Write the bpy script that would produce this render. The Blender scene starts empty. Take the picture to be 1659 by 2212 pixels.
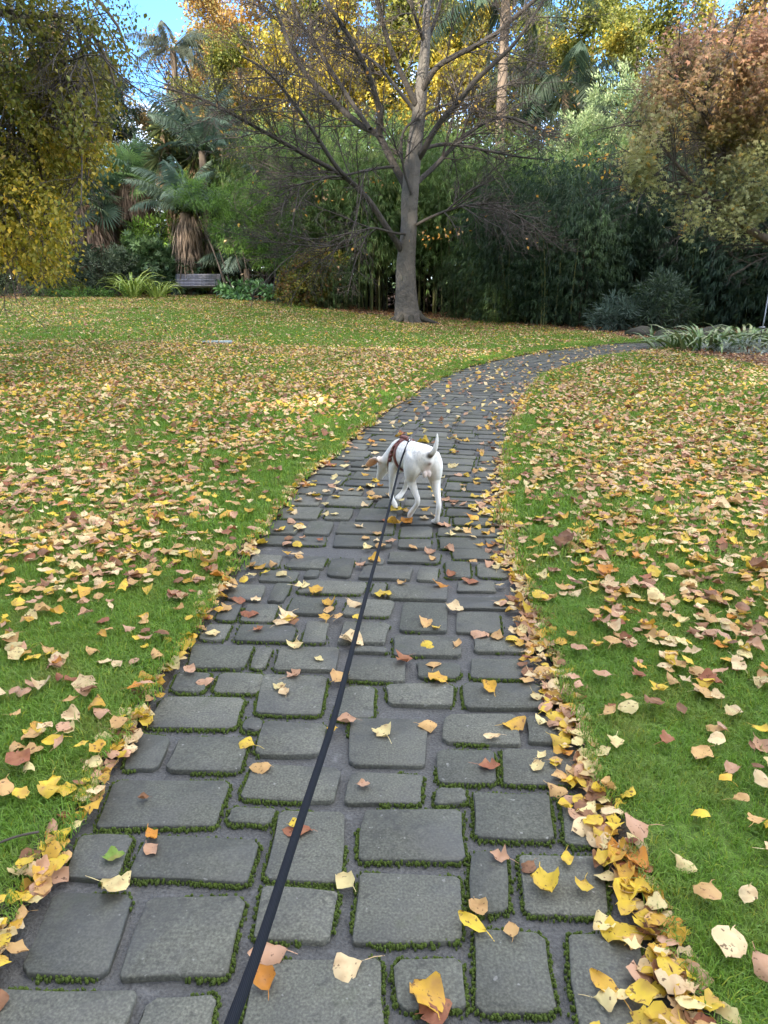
import bpy, math, random
import numpy as np
from mathutils import Vector, Matrix, Euler
from mathutils.bvhtree import BVHTree
from mathutils.geometry import delaunay_2d_cdt
from math import radians, sin, cos, pi, atan2, hypot

S = bpy.context.scene
COL = S.collection
PITCH = radians(17.5); EYE = 1.5; FPX = 26 / 36 * 2212      # measures are read on a 1659 x 2212 view of the photograph

# ------------------------------------------------------------------ camera, sky, sun, exposure
cam = bpy.data.objects.new('camera', bpy.data.cameras.new('camera')); COL.objects.link(cam)
cam.location = (0, 0, EYE); cam.rotation_euler = (pi / 2 - PITCH, 0, 0)
cam.data.sensor_fit = 'VERTICAL'; cam.data.sensor_height = 36; cam.data.lens = 26
cam.data.clip_start = 0.05; cam.data.clip_end = 3000
S.camera = cam
SUN_EL = radians(21); SUN_AZ = atan2(-0.55, -0.83)
world = bpy.data.worlds.new("World"); S.world = world; world.use_nodes = True
wt = world.node_tree; wt.nodes.clear()
def wn(t): return wt.nodes.new(t)
sky = wn('ShaderNodeTexSky'); sky.sky_type = 'NISHITA'; sky.sun_disc = False
sky.sun_elevation = SUN_EL; sky.sun_rotation = SUN_AZ; sky.altitude = 2500; sky.air_density = 1.0; sky.dust_density = 0.3; sky.ozone_density = 2.0
tc = wn('ShaderNodeTexCoord')
mp = wn('ShaderNodeMapping'); mp.inputs['Scale'].default_value = (1, 1, 2.2); mp.inputs['Location'].default_value = (12.0, 3.0, 8.0)
wt.links.new(tc.outputs['Generated'], mp.inputs['Vector'])
cn = wn('ShaderNodeTexNoise'); cn.inputs['Scale'].default_value = 1.7; cn.inputs['Detail'].default_value = 7; cn.inputs['Roughness'].default_value = 0.58
wt.links.new(mp.outputs['Vector'], cn.inputs['Vector'])
cr = wn('ShaderNodeMapRange'); cr.inputs[1].default_value = 0.45; cr.inputs[2].default_value = 0.58; cr.inputs[4].default_value = 0.92
wt.links.new(cn.outputs['Fac'], cr.inputs[0])
mx = wn('ShaderNodeMix'); mx.data_type = 'RGBA'; mx.inputs[7].default_value = (7.6, 7.35, 6.9, 1)
wt.links.new(cr.outputs[0], mx.inputs[0]); sm = wn('ShaderNodeMix'); sm.data_type = 'RGBA'; sm.blend_type = 'MULTIPLY'; sm.inputs[0].default_value = 1; sm.inputs[7].default_value = (.42, .62, .8, 1); wt.links.new(sky.outputs[0], sm.inputs[6]); wt.links.new(sm.outputs[2], mx.inputs[6])
bg = wn('ShaderNodeBackground'); bg.inputs['Strength'].default_value = 0.15
wo = wn('ShaderNodeOutputWorld')
wt.links.new(mx.outputs[2], bg.inputs['Color']); wt.links.new(bg.outputs[0], wo.inputs['Surface'])

sl = bpy.data.lights.new('sun', 'SUN'); sl.energy = 2.6; sl.angle = radians(0.5); sl.color = (1.0, 0.91, 0.78)
so = bpy.data.objects.new('sun', sl); COL.objects.link(so)
sdir = Vector((sin(SUN_AZ) * cos(SUN_EL), cos(SUN_AZ) * cos(SUN_EL), sin(SUN_EL)))
so.rotation_euler = sdir.to_track_quat('Z', 'Y').to_euler(); so.location = (-30, -45, 40)
S.view_settings.view_transform = 'Standard'; S.view_settings.look = 'None'
S.view_settings.exposure = 2.42; S.view_settings.gamma = 1
S.render.engine = 'CYCLES'
S.cycles.max_bounces = 6; S.cycles.diffuse_bounces = 3; S.cycles.glossy_bounces = 2; S.cycles.transmission_bounces = 3
S.cycles.use_denoising = True; S.cycles.caustics_reflective = False; S.cycles.caustics_refractive = False

# ------------------------------------------------------------------ helpers
def SS(a, b, x):
    t = np.clip((np.asarray(x, float) - a) / (b - a), 0, 1); return t * t * (3 - 2 * t)
_lat = np.random.RandomState(5).rand(256, 256)
def vnoise(x, y):
    x = np.asarray(x, float); y = np.asarray(y, float)
    xi = np.floor(x).astype(int); yi = np.floor(y).astype(int); fx = x - xi; fy = y - yi
    fx = fx * fx * (3 - 2 * fx); fy = fy * fy * (3 - 2 * fy)
    a = _lat[xi % 256, yi % 256]; b = _lat[(xi + 1) % 256, yi % 256]; c = _lat[xi % 256, (yi + 1) % 256]; d = _lat[(xi + 1) % 256, (yi + 1) % 256]
    return (a * (1 - fx) + b * fx) * (1 - fy) + (c * (1 - fx) + d * fx) * fy
def terr(x, y):                                               # the lawn climbs gently to a low mound at the back left
    return 0.78 * SS(8, 33, y) * SS(3, -7, x)
def ray(px, py):
    cx = (px - 829.5) / FPX; cy = -(py - 1106) / FPX
    return cx, cos(PITCH) + cy * sin(PITCH), -sin(PITCH) + cy * cos(PITCH)
def at(px, py, Y):
    d = ray(px, py); t = Y / d[1]; return Vector((t * d[0], Y, EYE + t * d[2]))
def gnd(px, py):
    d = ray(px, py); z = 0.0
    for _ in range(30):
        t = (z - EYE) / d[2]; zn = float(terr(t * d[0], t * d[1])); z = 0.6 * z + 0.4 * zn
    return Vector((t * d[0], t * d[1], float(terr(t * d[0], t * d[1]))))
def base(px, Y):
    x = Y / ray(px, 700)[1] * ray(px, 700)[0]; return Vector((x, Y, float(terr(x, Y))))
def inpoly(x, y, poly):
    x = np.asarray(x, float); y = np.asarray(y, float); r = np.zeros(x.shape, bool); n = len(poly)
    for i in range(n):
        x1, y1 = poly[i]; x2, y2 = poly[(i + 1) % n]
        if y1 == y2: continue
        c = ((y1 > y) != (y2 > y)) & (x < (x2 - x1) * (y - y1) / (y2 - y1) + x1); r ^= c
    return r
def nrm(a): return a / np.maximum(np.linalg.norm(a, axis=-1, keepdims=True), 1e-9)

class MB:
    """collects triangles and quads into one mesh"""
    def __init__(s): s.v = []; s.f3 = []; s.f4 = []; s.c = []; s.n = 0
    def add(s, V, F, c=None):
        V = np.asarray(V, np.float32).reshape(-1, 3); F = np.asarray(F, np.int64)
        s.v.append(V); (s.f3 if F.shape[1] == 3 else s.f4).append(F + s.n)
        if c is None: c = (1, 1, 1)
        c = np.asarray(c, np.float32); s.c.append(np.broadcast_to(c, (len(V), 3))); s.n += len(V)
    def addm(s, V, Fs, c=None):
        V = np.asarray(V, np.float32).reshape(-1, 3); n0 = s.n
        s.v.append(V)
        for F in Fs:
            F = np.asarray(F, np.int64)
            if len(F): (s.f3 if F.shape[1] == 3 else s.f4).append(F + n0)
        if c is None: c = (1, 1, 1)
        s.c.append(np.broadcast_to(np.asarray(c, np.float32), (len(V), 3))); s.n += len(V)
    def mesh(s, name, mat, smooth=False, off=None):
        V = np.concatenate(s.v) if s.v else np.zeros((0, 3), np.float32)
        if off is not None: V = V - np.asarray(off, np.float32)
        me = bpy.data.meshes.new(name)
        f3 = np.concatenate(s.f3) if s.f3 else np.zeros((0, 3), np.int64); f4 = np.concatenate(s.f4) if s.f4 else np.zeros((0, 4), np.int64)
        loops = np.concatenate([f3.ravel(), f4.ravel()]).astype(np.int32)
        tot = np.concatenate([np.full(len(f3), 3), np.full(len(f4), 4)]).astype(np.int32)
        st = np.concatenate([[0], np.cumsum(tot)[:-1]]).astype(np.int32) if len(tot) else np.zeros(0, np.int32)
        me.vertices.add(len(V)); me.vertices.foreach_set('co', V.ravel())
        me.loops.add(len(loops)); me.loops.foreach_set('vertex_index', loops)
        me.polygons.add(len(tot)); me.polygons.foreach_set('loop_start', st); me.polygons.foreach_set('loop_total', tot)
        if smooth: me.polygons.foreach_set('use_smooth', np.ones(len(tot), bool))
        ca = me.attributes.new('col', 'FLOAT_COLOR', 'POINT')
        C = np.concatenate(s.c) if s.c else np.zeros((0, 3), np.float32)
        ca.data.foreach_set('color', np.concatenate([C, np.ones((len(C), 1), np.float32)], 1).astype(np.float32).ravel())
        me.update(calc_edges=True)
        if mat: me.materials.append(mat)
        return me
    def obj(s, name, mat, parent=None, smooth=False, off=None):
        return inst(name, s.mesh(name, mat, smooth, off), parent)
    # shapes
    def tube(s, pts, rad, sides=6, c=None, cap=False, twist=None):
        P = np.array([tuple(p) for p in pts], float); n = len(P); R = np.broadcast_to(np.asarray(rad, float), (n,)) if np.ndim(rad) else np.full(n, rad)
        T = nrm(np.gradient(P, axis=0)); D = P[-1] - P[0]
        ref = np.array([1.0, 0, 0]) if abs(D[0]) <= min(abs(D[1]), abs(D[2])) + 1e-9 or abs(D[0]) < 0.5 * np.linalg.norm(D) else np.array([0, 0, 1.0])
        A = nrm(np.cross(T, ref)); B = np.cross(T, A)
        a = np.arange(sides) * 2 * pi / sides
        V = P[:, None] + R[:, None, None] * (np.cos(a)[None, :, None] * A[:, None] + np.sin(a)[None, :, None] * B[:, None])
        i = np.arange(n - 1)[:, None] * sides; j = np.arange(sides)[None]; k = (j + 1) % sides
        F = np.stack([i + j, i + k, i + sides + k, i + sides + j], -1).reshape(-1, 4)
        V = V.reshape(-1, 3)
        if cap:
            V = np.concatenate([V, P[:1], P[-1:]]); q = n * sides; jj = np.arange(sides); kk = (jj + 1) % sides
            F3 = np.concatenate([np.stack([kk, jj, np.full(sides, q)], 1), np.stack([jj + (n - 1) * sides, kk + (n - 1) * sides, np.full(sides, q + 1)], 1)])
            s.addm(V, [F, F3], c)
        else: s.add(V, F, c)
    def box(s, c0, size, M=None, c=None, bev=0.0):
        x, y, z = [q / 2 for q in size]; b = min(bev, x * .9, y * .9, z * .9)
        if b <= 0:
            V = np.array([(i, j, k) for i in (-x, x) for j in (-y, y) for k in (-z, z)])
            F = np.array([(0, 1, 3, 2), (4, 6, 7, 5), (0, 4, 5, 1), (2, 3, 7, 6), (0, 2, 6, 4), (1, 5, 7, 3)])
            V = V + np.array(c0) if M is None else (np.array(M.to_3x3()) @ V.T).T + np.array(c0)
            s.add(V, F, c); return
        # long axis x: bevelled cross-section prism
        sec = [(-y + b, -z), (y - b, -z), (y, -z + b), (y, z - b), (y - b, z), (-y + b, z), (-y, z - b), (-y, -z + b)]
        V = np.array([(sx, p, q) for sx in (-x, x) for p, q in sec]); F4 = [(i, (i + 1) % 8, 8 + (i + 1) % 8, 8 + i) for i in range(8)]
        F3 = [(0, i + 1, i) for i in range(1, 7)] + [(8, 8 + i, 9 + i) for i in range(1, 7)]
        V = V + np.array(c0) if M is None else (np.array(M.to_3x3()) @ V.T).T + np.array(c0)
        s.addm(V, [F4, F3], c)

def inst(name, me, parent=None):
    o = bpy.data.objects.new(name, me); COL.objects.link(o)
    if parent: o.parent = parent
    return o
def thing(name, label, cat, loc=(0, 0, 0), rz=0, group=None):
    o = bpy.data.objects.new(name, None); COL.objects.link(o); o.location = loc; o.rotation_euler = (0, 0, rz)
    o.empty_display_size = 0.2
    return tag(o, label, cat, group)
def tag(o, label, cat, group=None):
    o['label'] = label; o['category'] = cat
    if group: o['group'] = group
    return o
def kind(o, k): o['kind'] = k; return o
def dup(root, loc, rz, label, sc=1.0, group=None):
    def cp(o, p):
        c = o.copy(); COL.objects.link(c)
        if p: c.parent = p
        for ch in KIDS.get(o.name, []): cp(ch, c)
        return c
    KIDS = {}
    for o in root.children_recursive: KIDS.setdefault(o.parent.name, []).append(o)
    r = cp(root, None); r.location = loc; r.rotation_euler = (0, 0, rz); r.scale = (sc, sc, sc) if np.ndim(sc) == 0 else sc
    r['label'] = label
    if group: r['group'] = group
    return r
def paint(root, **cols):
    for ch in root.children_recursive:
        n = ch.name.split('.')[0]
        if n in cols: ch.color = (*cols[n], 1)

# ------------------------------------------------------------------ materials
class Mat:
    def __init__(s, name):
        s.m = bpy.data.materials.new(name); s.m.use_nodes = True; s.t = s.m.node_tree; s.t.nodes.clear()
        s.out = s.n('ShaderNodeOutputMaterial'); s.p = s.n('ShaderNodeBsdfPrincipled'); s.l(s.p.outputs[0], s.out.inputs[0])
    def n(s, t, **k):
        x = s.t.nodes.new(t)
        for a, b in k.items(): setattr(x, a, b)
        return x
    def l(s, a, b): s.t.links.new(a, b)
    def val(s, x, i, v):
        if hasattr(v, 'is_linked') or hasattr(v, 'links'): s.l(v, x.inputs[i])
        else: x.inputs[i].default_value = v
    def noise(s, scale, detail=3, vec=None, rough=.55, dist=0):
        x = s.n('ShaderNodeTexNoise'); x.inputs['Scale'].default_value = scale; x.inputs['Detail'].default_value = detail; x.inputs['Roughness'].default_value = rough; x.inputs['Distortion'].default_value = dist
        if vec: s.l(vec, x.inputs['Vector'])
        return x.outputs['Fac']
    def ramp(s, v, stops):
        r = s.n('ShaderNodeValToRGB'); e = r.color_ramp.elements
        while len(e) < len(stops): e.new(.5)
        for i, (p, c) in enumerate(stops): e[i].position = p; e[i].color = (*c, 1) if np.ndim(c) else (c, c, c, 1)
        s.l(v, r.inputs[0]); return r.outputs[0]
    def mixc(s, f, a, b, mode='MIX'):
        x = s.n('ShaderNodeMix', data_type='RGBA', blend_type=mode)
        for i, v in ((0, f), (6, a), (7, b)):
            if isinstance(v, tuple) and len(v) == 3: v = (*v, 1)
            s.val(x, i, v)
        return x.outputs[2]
    def math(s, op, a, b=0.0):
        x = s.n('ShaderNodeMath', operation=op); s.val(x, 0, a); s.val(x, 1, b); return x.outputs[0]
    def pos(s): return s.n('ShaderNodeNewGeometry').outputs['Position']
    def objco(s): return s.n('ShaderNodeTexCoord').outputs['Object']
    def attr(s): return s.n('ShaderNodeAttribute', attribute_name='col').outputs['Color']
    def ocol(s): return s.n('ShaderNodeObjectInfo').outputs['Color']
    def orand(s): return s.n('ShaderNodeObjectInfo').outputs['Random']
    def bump(s, h, strength=.5, dist=.01):
        b = s.n('ShaderNodeBump'); b.inputs['Strength'].default_value = strength; b.inputs['Distance'].default_value = dist
        s.l(h, b.inputs['Height']); s.l(b.outputs[0], s.p.inputs['Normal']); return b
    def base(s, c): s.val(s.p, 'Base Color', (*c, 1) if isinstance(c, tuple) and len(c) == 3 else c)
    def rough(s, r): s.val(s.p, 'Roughness', r)

def leafmat(name, trans=.35, rough=.5, spots=False, spec=.35):
    M = Mat(name); c = M.mixc(1.0, M.attr(), M.ocol(), 'MULTIPLY')
    v = M.noise(0.6, 2, M.pos()); c = M.mixc(1.0, c, M.ramp(v, [(.3, .75), (.7, 1.2)]), 'MULTIPLY')
    if spots:
        q = M.noise(75, 2, M.pos()); c = M.mixc(M.ramp(q, [(.62, 0.0), (.68, .85)]), c, (.10, .045, .02))
        q2 = M.noise(22, 3, M.pos()); c = M.mixc(M.ramp(q2, [(.45, 0.0), (.7, .55)]), c, (.42, .21, .09))
    M.base(c); M.rough(rough); M.p.inputs['Specular IOR Level'].default_value = spec
    t = M.n('ShaderNodeBsdfTranslucent'); M.l(c, t.inputs['Color'])
    x = M.n('ShaderNodeMixShader'); x.inputs[0].default_value = trans
    M.l(M.p.outputs[0], x.inputs[1]); M.l(t.outputs[0], x.inputs[2]); M.l(x.outputs[0], M.out.inputs[0])
    return M.m
FOL = leafmat('foliage'); FALLEN = leafmat('fallen_leaf', .25, .55, True)
GLOSSY = leafmat('glossy_foliage', .15, .32, False, .6)

def m_simple(name, col, rough=.6, nscale=20, var=.25, bump=0.0, metal=0, bd=.004):
    M = Mat(name); v = M.noise(nscale, 5, M.objco())
    M.base(M.mixc(1.0, M.ocol(), M.ramp(v, [(.25, tuple(x * (1 - var) for x in col)), (.75, tuple(min(1, x * (1 + var)) for x in col))]), 'MULTIPLY'))
    M.rough(rough); M.p.inputs['Metallic'].default_value = metal
    if bump: M.bump(v, bump, bd)
    return M.m

# bark
M = Mat('smooth_grey_bark'); P_ = M.pos()
mapn = M.n('ShaderNodeMapping'); mapn.inputs['Scale'].default_value = (2.2, 2.2, 2.2); M.l(P_, mapn.inputs['Vector'])
b1 = M.noise(2.2, 6, P_, .6); b2 = M.noise(3.0, 6, mapn.outputs[0], .65, .6); b3 = M.noise(38, 4, P_)
c = M.mixc(b1, (.075, .066, .056), (.17, .15, .127)); c = M.mixc(M.ramp(b2, [(.52, 0.0), (.72, .6)]), c, (.055, .047, .038))
c = M.mixc(M.ramp(b1, [(.56, 0.0), (.75, .35)]), c, (.14, .15, .09)); c = M.mixc(1.0, c, M.attr(), 'MULTIPLY')
M.base(c); M.rough(.8); M.bump(M.math('ADD', b2, M.math('MULTIPLY', b3, .35)), 1.0, .05); BARK = M.m
M = Mat('twig_bark'); c = M.mixc(M.noise(5, 3, M.pos()), (.04, .032, .027), (.09, .072, .06)); M.base(c); M.rough(.85); TWIG = M.m
M = Mat('rough_brown_bark'); P_ = M.objco(); mapn = M.n('ShaderNodeMapping'); mapn.inputs['Scale'].default_value = (9, 9, 1.6); M.l(P_, mapn.inputs['Vector'])
b1 = M.noise(1.4, 6, mapn.outputs[0], .65); c = M.mixc(1.0, M.mixc(b1, (.04, .03, .022), (.17, .13, .095)), M.ocol(), 'MULTIPLY'); M.base(c); M.rough(.9); M.bump(b1, 1, .03); BROWNBARK = M.m
M = Mat('dead_frond'); M.base(M.mixc(1.0, M.attr(), M.mixc(M.noise(3, 4, M.pos()), (.11, .075, .05), (.36, .265, .19)), 'MULTIPLY')); M.rough(.85); DEAD = M.m
CULM = m_simple('bamboo_culm', (.16, .17, .06), .4, 3, .5)

# paving
M = Mat('paving_stone'); P_ = M.pos(); r = M.orand()
n1 = M.noise(3.2, 6, P_, .6); n2 = M.noise(150, 3, P_); n3 = M.noise(26, 5, P_, .65); wet = M.noise(1.7, 7, P_, .68)
c = M.mixc(r, (.058, .062, .049), (.112, .113, .09)); c = M.mixc(1.0, c, M.ramp(n1, [(.25, .72), (.75, 1.22)]), 'MULTIPLY')
c = M.mixc(1.0, c, M.ramp(n2, [(.28, .55), (.5, 1.0), (.74, 1.7)]), 'MULTIPLY')
c = M.mixc(M.ramp(n3, [(.58, 0.0), (.7, .8)]), c, (.035, .035, .03)); c = M.mixc(M.ramp(M.noise(9, 6, P_, .7, .8), [(.60, 0.0), (.66, .7)]), c, (.04, .04, .034)); c = M.mixc(M.ramp(M.noise(42, 2, P_), [(.70, 0.0), (.74, .8)]), c, (.24, .24, .22))
wr = M.ramp(wet, [(.46, 0.0), (.62, 1.0)]); c = M.mixc(M.math('MULTIPLY', wr, .6), c, (.036, .037, .038))
c = M.mixc(M.ramp(M.noise(5.5, 5, P_, .6), [(.62, 0.0), (.74, .4)]), c, (.05, .062, .028))
M.base(c); M.rough(M.ramp(wr, [(0, .8), (1, .5)])); M.bump(M.math('ADD', n2, M.math('MULTIPLY', n3, .6)), .35, .003); STONE = M.m
M = Mat('mortar'); P_ = M.pos(); n1 = M.noise(4, 6, P_, .6); n2 = M.noise(120, 4, P_); n3 = M.noise(18, 5, P_)
c = M.mixc(n1, (.034, .035, .035), (.10, .10, .097)); c = M.mixc(1.0, c, M.ramp(n2, [(.3, .6), (.7, 1.5)]), 'MULTIPLY')
c = M.mixc(M.ramp(n3, [(.6, 0.0), (.75, .55)]), c, (.2, .2, .2)); M.base(c)
M.rough(M.ramp(M.noise(1.7, 7, P_, .68), [(.46, .8), (.62, .5)])); M.bump(M.math('ADD', n2, n3), .8, .008); MORTAR = M.m
M = Mat('moss'); n1 = M.noise(60, 3, M.pos()); c = M.mixc(n1, (.022, .04, .006), (.11, .165, .016)); M.base(c); M.rough(.95); M.bump(M.noise(400, 2, M.pos()), 1, .004); MOSS = M.m
# ground: turf soil under the blades, brown litter in the beds
M = Mat('turf_ground'); P_ = M.pos(); a = M.n('ShaderNodeAttribute', attribute_name='col'); sep = M.n('ShaderNodeSeparateColor'); M.l(a.outputs['Color'], sep.inputs[0])
n1 = M.noise(.5, 4, P_); n2 = M.noise(45, 4, P_); n3 = M.noise(7, 5, P_)
g = M.mixc(n1, (.07, .135, .016), (.12, .19, .028)); g = M.mixc(1.0, g, M.ramp(n2, [(.3, .55), (.7, 1.5)]), 'MULTIPLY'); g = M.mixc(M.ramp(n3, [(.5, 0.0), (.75, .5)]), g, (.09, .085, .03))
lit = M.mixc(n2, (.05, .028, .015), (.20, .105, .055)); lit = M.mixc(M.ramp(n3, [(.45, 0.0), (.6, .6)]), lit, (.035, .025, .015))
so_ = M.mixc(n2, (.02, .016, .011), (.06, .048, .034))
c = M.mixc(sep.outputs[0], g, lit); c = M.mixc(sep.outputs[1], c, so_); M.base(c); M.rough(.95); M.bump(n2, 1, .02); GROUND = M.m
M = Mat('grass_blade'); P_ = M.pos(); c = M.mixc(M.noise(.9, 4, P_), (.13, .28, .028), (.245, .385, .05))
c = M.mixc(M.ramp(M.noise(3.3, 4, P_), [(.5, 0.0), (.72, .6)]), c, (.29, .31, .07)); c = M.mixc(1.0, c, M.attr(), 'MULTIPLY')
M.base(c); M.rough(.45); t = M.n('ShaderNodeBsdfTranslucent'); M.l(c, t.inputs['Color']); x = M.n('ShaderNodeMixShader'); x.inputs[0].default_value = .45
M.l(M.p.outputs[0], x.inputs[1]); M.l(t.outputs[0], x.inputs[2]); M.l(x.outputs[0], M.out.inputs[0]); GRASS = M.m

# ------------------------------------------------------------------ the path's line
_c = np.array([(-.12, -3), (-.12, 0), (-.125, 1.4), (-.11, 2.2), (-.08, 2.9), (-.03, 3.6), (.01, 4.2), (.06, 4.9), (.17, 5.6), (.30, 6.3), (.47, 7.1), (.70, 8.2), (1.08, 9.7),
               (1.55, 11.3), (1.98, 12.5), (2.52, 13.5), (3.2, 14.65), (4.25, 15.95), (5.68, 17.3), (7.2, 18.15), (9, 18.6), (13, 18.5), (18, 17.5)])
_s = np.concatenate([[0], np.cumsum(np.hypot(*np.diff(_c, axis=0).T))])
_t = np.arange(0, _s[-1], .03); _p = np.stack([np.interp(_t, _s, _c[:, 0]), np.interp(_t, _s, _c[:, 1])], 1)
_k = np.exp(-np.linspace(-2, 2, 41) ** 2); _k /= _k.sum()
_q = np.pad(_p, ((20, 20), (0, 0)), 'edge'); PL = np.stack([np.convolve(_q[:, i], _k, 'valid') for i in (0, 1)], 1)[10:-10]
PT = nrm(np.gradient(PL, axis=0)); PN = np.stack([PT[:, 1], -PT[:, 0]], 1)
PS = np.concatenate([[0], np.cumsum(np.hypot(*np.diff(PL, axis=0).T))])
HW = .775
def uv(x, y):
    x = np.atleast_1d(np.asarray(x, float)); y = np.atleast_1d(np.asarray(y, float)); U = np.empty(len(x)); Vv = np.empty(len(x))
    sub = slice(None, None, 4); L0 = PL[sub]
    for a in range(0, len(x), 20000):
        d = (x[a:a + 20000, None] - L0[None, :, 0]) ** 2 + (y[a:a + 20000, None] - L0[None, :, 1]) ** 2
        i = d.argmin(1) * 4; i = np.minimum(i, len(PL) - 1)
        dx = x[a:a + 20000] - PL[i, 0]; dy = y[a:a + 20000] - PL[i, 1]
        U[a:a + 20000] = dx * PN[i, 0] + dy * PN[i, 1]; Vv[a:a + 20000] = PS[i] + dx * PT[i, 0] + dy * PT[i, 1]
    return U, Vv
def xy(u, v):
    i = np.clip(np.searchsorted(PS, v), 0, len(PS) - 1); e = v - PS[i]
    return PL[i, 0] + PN[i, 0] * u + PT[i, 0] * e, PL[i, 1] + PN[i, 1] * u + PT[i, 1] * e
V0 = float(uv([0], [0])[1][0])                                # v where y = 0

BEDLINE = [(-260, 664), (-100, 655), (0, 650), (150, 643), (250, 640), (330, 640), (470, 641), (540, 648), (600, 656), (700, 673), (860, 688), (1050, 697), (1180, 708), (1290, 722), (1350, 732)]
BED = [tuple(gnd(*p)[:2]) for p in BEDLINE] + [(6.2, 19.0), (7.0, 19.6), (12, 19.9), (40, 19), (90, 60), (0, 120), (-90, 60), (-45, 31)]
BED2 = [tuple(gnd(*p)[:2]) for p in [(1438, 758), (1470, 766), (1540, 774), (1600, 788), (1670, 802), (1800, 815)]] + [(14, 13.5), (30, 13), (30, 17.4), (13, 17.3), (8.5, 17.6), (7.3, 17.2)]

# ------------------------------------------------------------------ ground
gx = np.concatenate([-np.geomspace(900, 7, 34), np.arange(-6.5, -2.3, .25), np.arange(-2.2, 7.0, .06), np.arange(7.0, 12, .25), np.geomspace(12.5, 900, 32)])
gy = np.concatenate([-np.geomspace(900, 3, 20), np.arange(-2.5, .7, .25), np.arange(.8, 19.6, .065), np.arange(19.7, 40, .4), np.geomspace(41, 1500, 30)])
X, Y = np.meshgrid(gx, gy, indexing='ij'); xf = X.ravel(); yf = Y.ravel()
U, Vv = uv(xf, yf); onp = (np.abs(U) < HW + .005) & (yf > -3) & (xf < 17)
bed = (inpoly(xf, yf, BED) | inpoly(xf, yf, BED2)).astype(float)
edge = (np.abs(U) < HW + .07) & (yf > -3) & (xf < 17)
zf = terr(xf, yf) + .028 + .02 * (vnoise(xf * 2.3, yf * 2.3) - .5) + .06 * (vnoise(xf * .35 + 9, yf * .35) - .5) * SS(1.0, 2.0, np.abs(U)) + .02 * bed
zf = np.where(onp, terr(xf, yf) - .045, zf); zf = np.where(edge & ~onp, terr(xf, yf) + .022, zf)
ng, mg = X.shape; ii = (np.arange(ng - 1)[:, None] * mg + np.arange(mg - 1)[None]).ravel()
mb = MB(); mb.add(np.stack([xf, yf, zf], 1), np.stack([ii, ii + mg, ii + mg + 1, ii + 1], 1), np.stack([bed, edge * 1., 0 * bed], 1))
kind(mb.obj('ground', GROUND, smooth=True), 'structure')
def gz(x, y): return terr(x, y) + .028 + .02 * (vnoise(np.asarray(x) * 2.3, np.asarray(y) * 2.3) - .5) + .06 * (vnoise(np.asarray(x) * .35 + 9, np.asarray(y) * .35) - .5) * SS(1.0, 2.0, np.abs(uv(np.ravel(x), np.ravel(y))[0]))

# ------------------------------------------------------------------ paving: near stones measured one by one, the rest laid in the same random ashlar
A4 = (0, 2900, 1659 / 1600); A5 = (1400, 2900, 1659 / 1624); A3 = (600, 2100, 1659 / 1700)
TR = [(A4, s) for s in (
    '555 -15 690 0 640 130 505 130;735 8 1012 8 975 138 680 138;1085 -60 1335 -45 1300 75 1040 70;1040 112 1390 128 1360 262 982 248;470 180 935 185 880 360 405 362;950 292 1115 300 1105 352 930 347;'
    '1150 302 1400 308 1385 588 1080 578;340 400 535 402 475 575 270 575;600 412 1060 425 1000 590 530 572;230 640 545 645 430 968 85 968;610 660 995 660 920 975 490 975;1080 615 1375 635 1340 830 1040 822;'
    '-70 1040 560 1042 470 1230 -170 1230;610 1062 880 1062 840 1235 545 1235;1050 905 1555 910 1560 1235 985 1235').split(';')] + \
    [(A5, s) for s in ('335 52 550 60 560 185 335 180;600 48 920 58 925 190 605 185;325 208 437 212 440 268 318 266;482 230 770 235 788 410 485 405;830 235 985 240 1040 425 850 430;470 465 605 470 615 700 465 700;'
    '665 475 990 480 1010 715 690 705;165 905 415 895 430 1085 170 1090;480 780 755 785 800 1100 495 1095;860 795 1120 800 1230 1180 905 1180;38 300 425 300 430 492 12 488;20 552 412 562 425 820 0 818;-8 140 262 155 262 262 -45 262;-17 -75 285 -70 272 112 -25 112').split(';')] + \
    [(A3, s) for s in ('45 628 348 632 312 748 -20 742;435 548 668 555 640 695 400 688;265 535 430 540 405 612 240 605;100 535 215 540 190 610 70 605;155 432 380 435 345 518 145 515;405 440 462 440 430 518 380 515;490 440 720 442 695 525 468 522;'
    '770 480 970 482 965 565 735 560;905 580 1148 580 1150 658 905 655;745 585 855 588 840 708 690 705;880 685 1075 690 1075 722 880 722;362 710 425 712 410 755 350 755;930 392 1180 402 1180 470 930 465;1020 495 1175 498 1180 555 1022 550;'
    '1225 482 1420 485 1440 555 1228 552;1200 580 1480 580 1520 670 1205 668;1125 695 1395 695 1410 805 1120 795;1440 705 1560 705 1600 800 1455 800;1240 402 1440 402 1460 455 1240 452;970 265 1135 270 1130 375 950 372;1170 300 1330 305 1335 380 1175 378;'
    '1170 245 1360 248 1375 290 1172 285;740 340 910 345 890 420 715 415;600 335 675 338 660 418 575 415;345 352 555 358 530 412 315 410;215 350 300 352 270 410 180 405;770 434 895 440 895 455 762 450;'
    '760 252 930 258 910 318 730 312;545 248 695 252 680 310 520 305;370 270 480 275 465 338 340 335;275 270 345 272 315 335 240 330;590 180 825 190 805 232 555 225;475 192 535 192 500 262 445 258;310 195 435 200 410 255 285 250;'
    '915 195 1135 205 1130 255 905 248;855 190 895 192 885 235 840 232;1175 182 1310 185 1320 222 1170 218;425 142 560 148 545 182 410 178;597 140 640 145 630 166 585 165;690 95 778 98 755 165 670 160;815 125 1000 130 985 175 795 170;'
    '1030 130 1095 132 1090 180 1020 178;1130 110 1215 112 1220 170 1130 168;1250 115 1345 118 1370 170 1250 165;545 88 670 90 650 135 510 130;390 82 500 85 480 130 375 125;805 92 888 95 880 118 800 115;915 70 1105 75 1100 112 905 106;1155 58 1330 62 1345 100 1160 96').split(';')]
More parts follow.
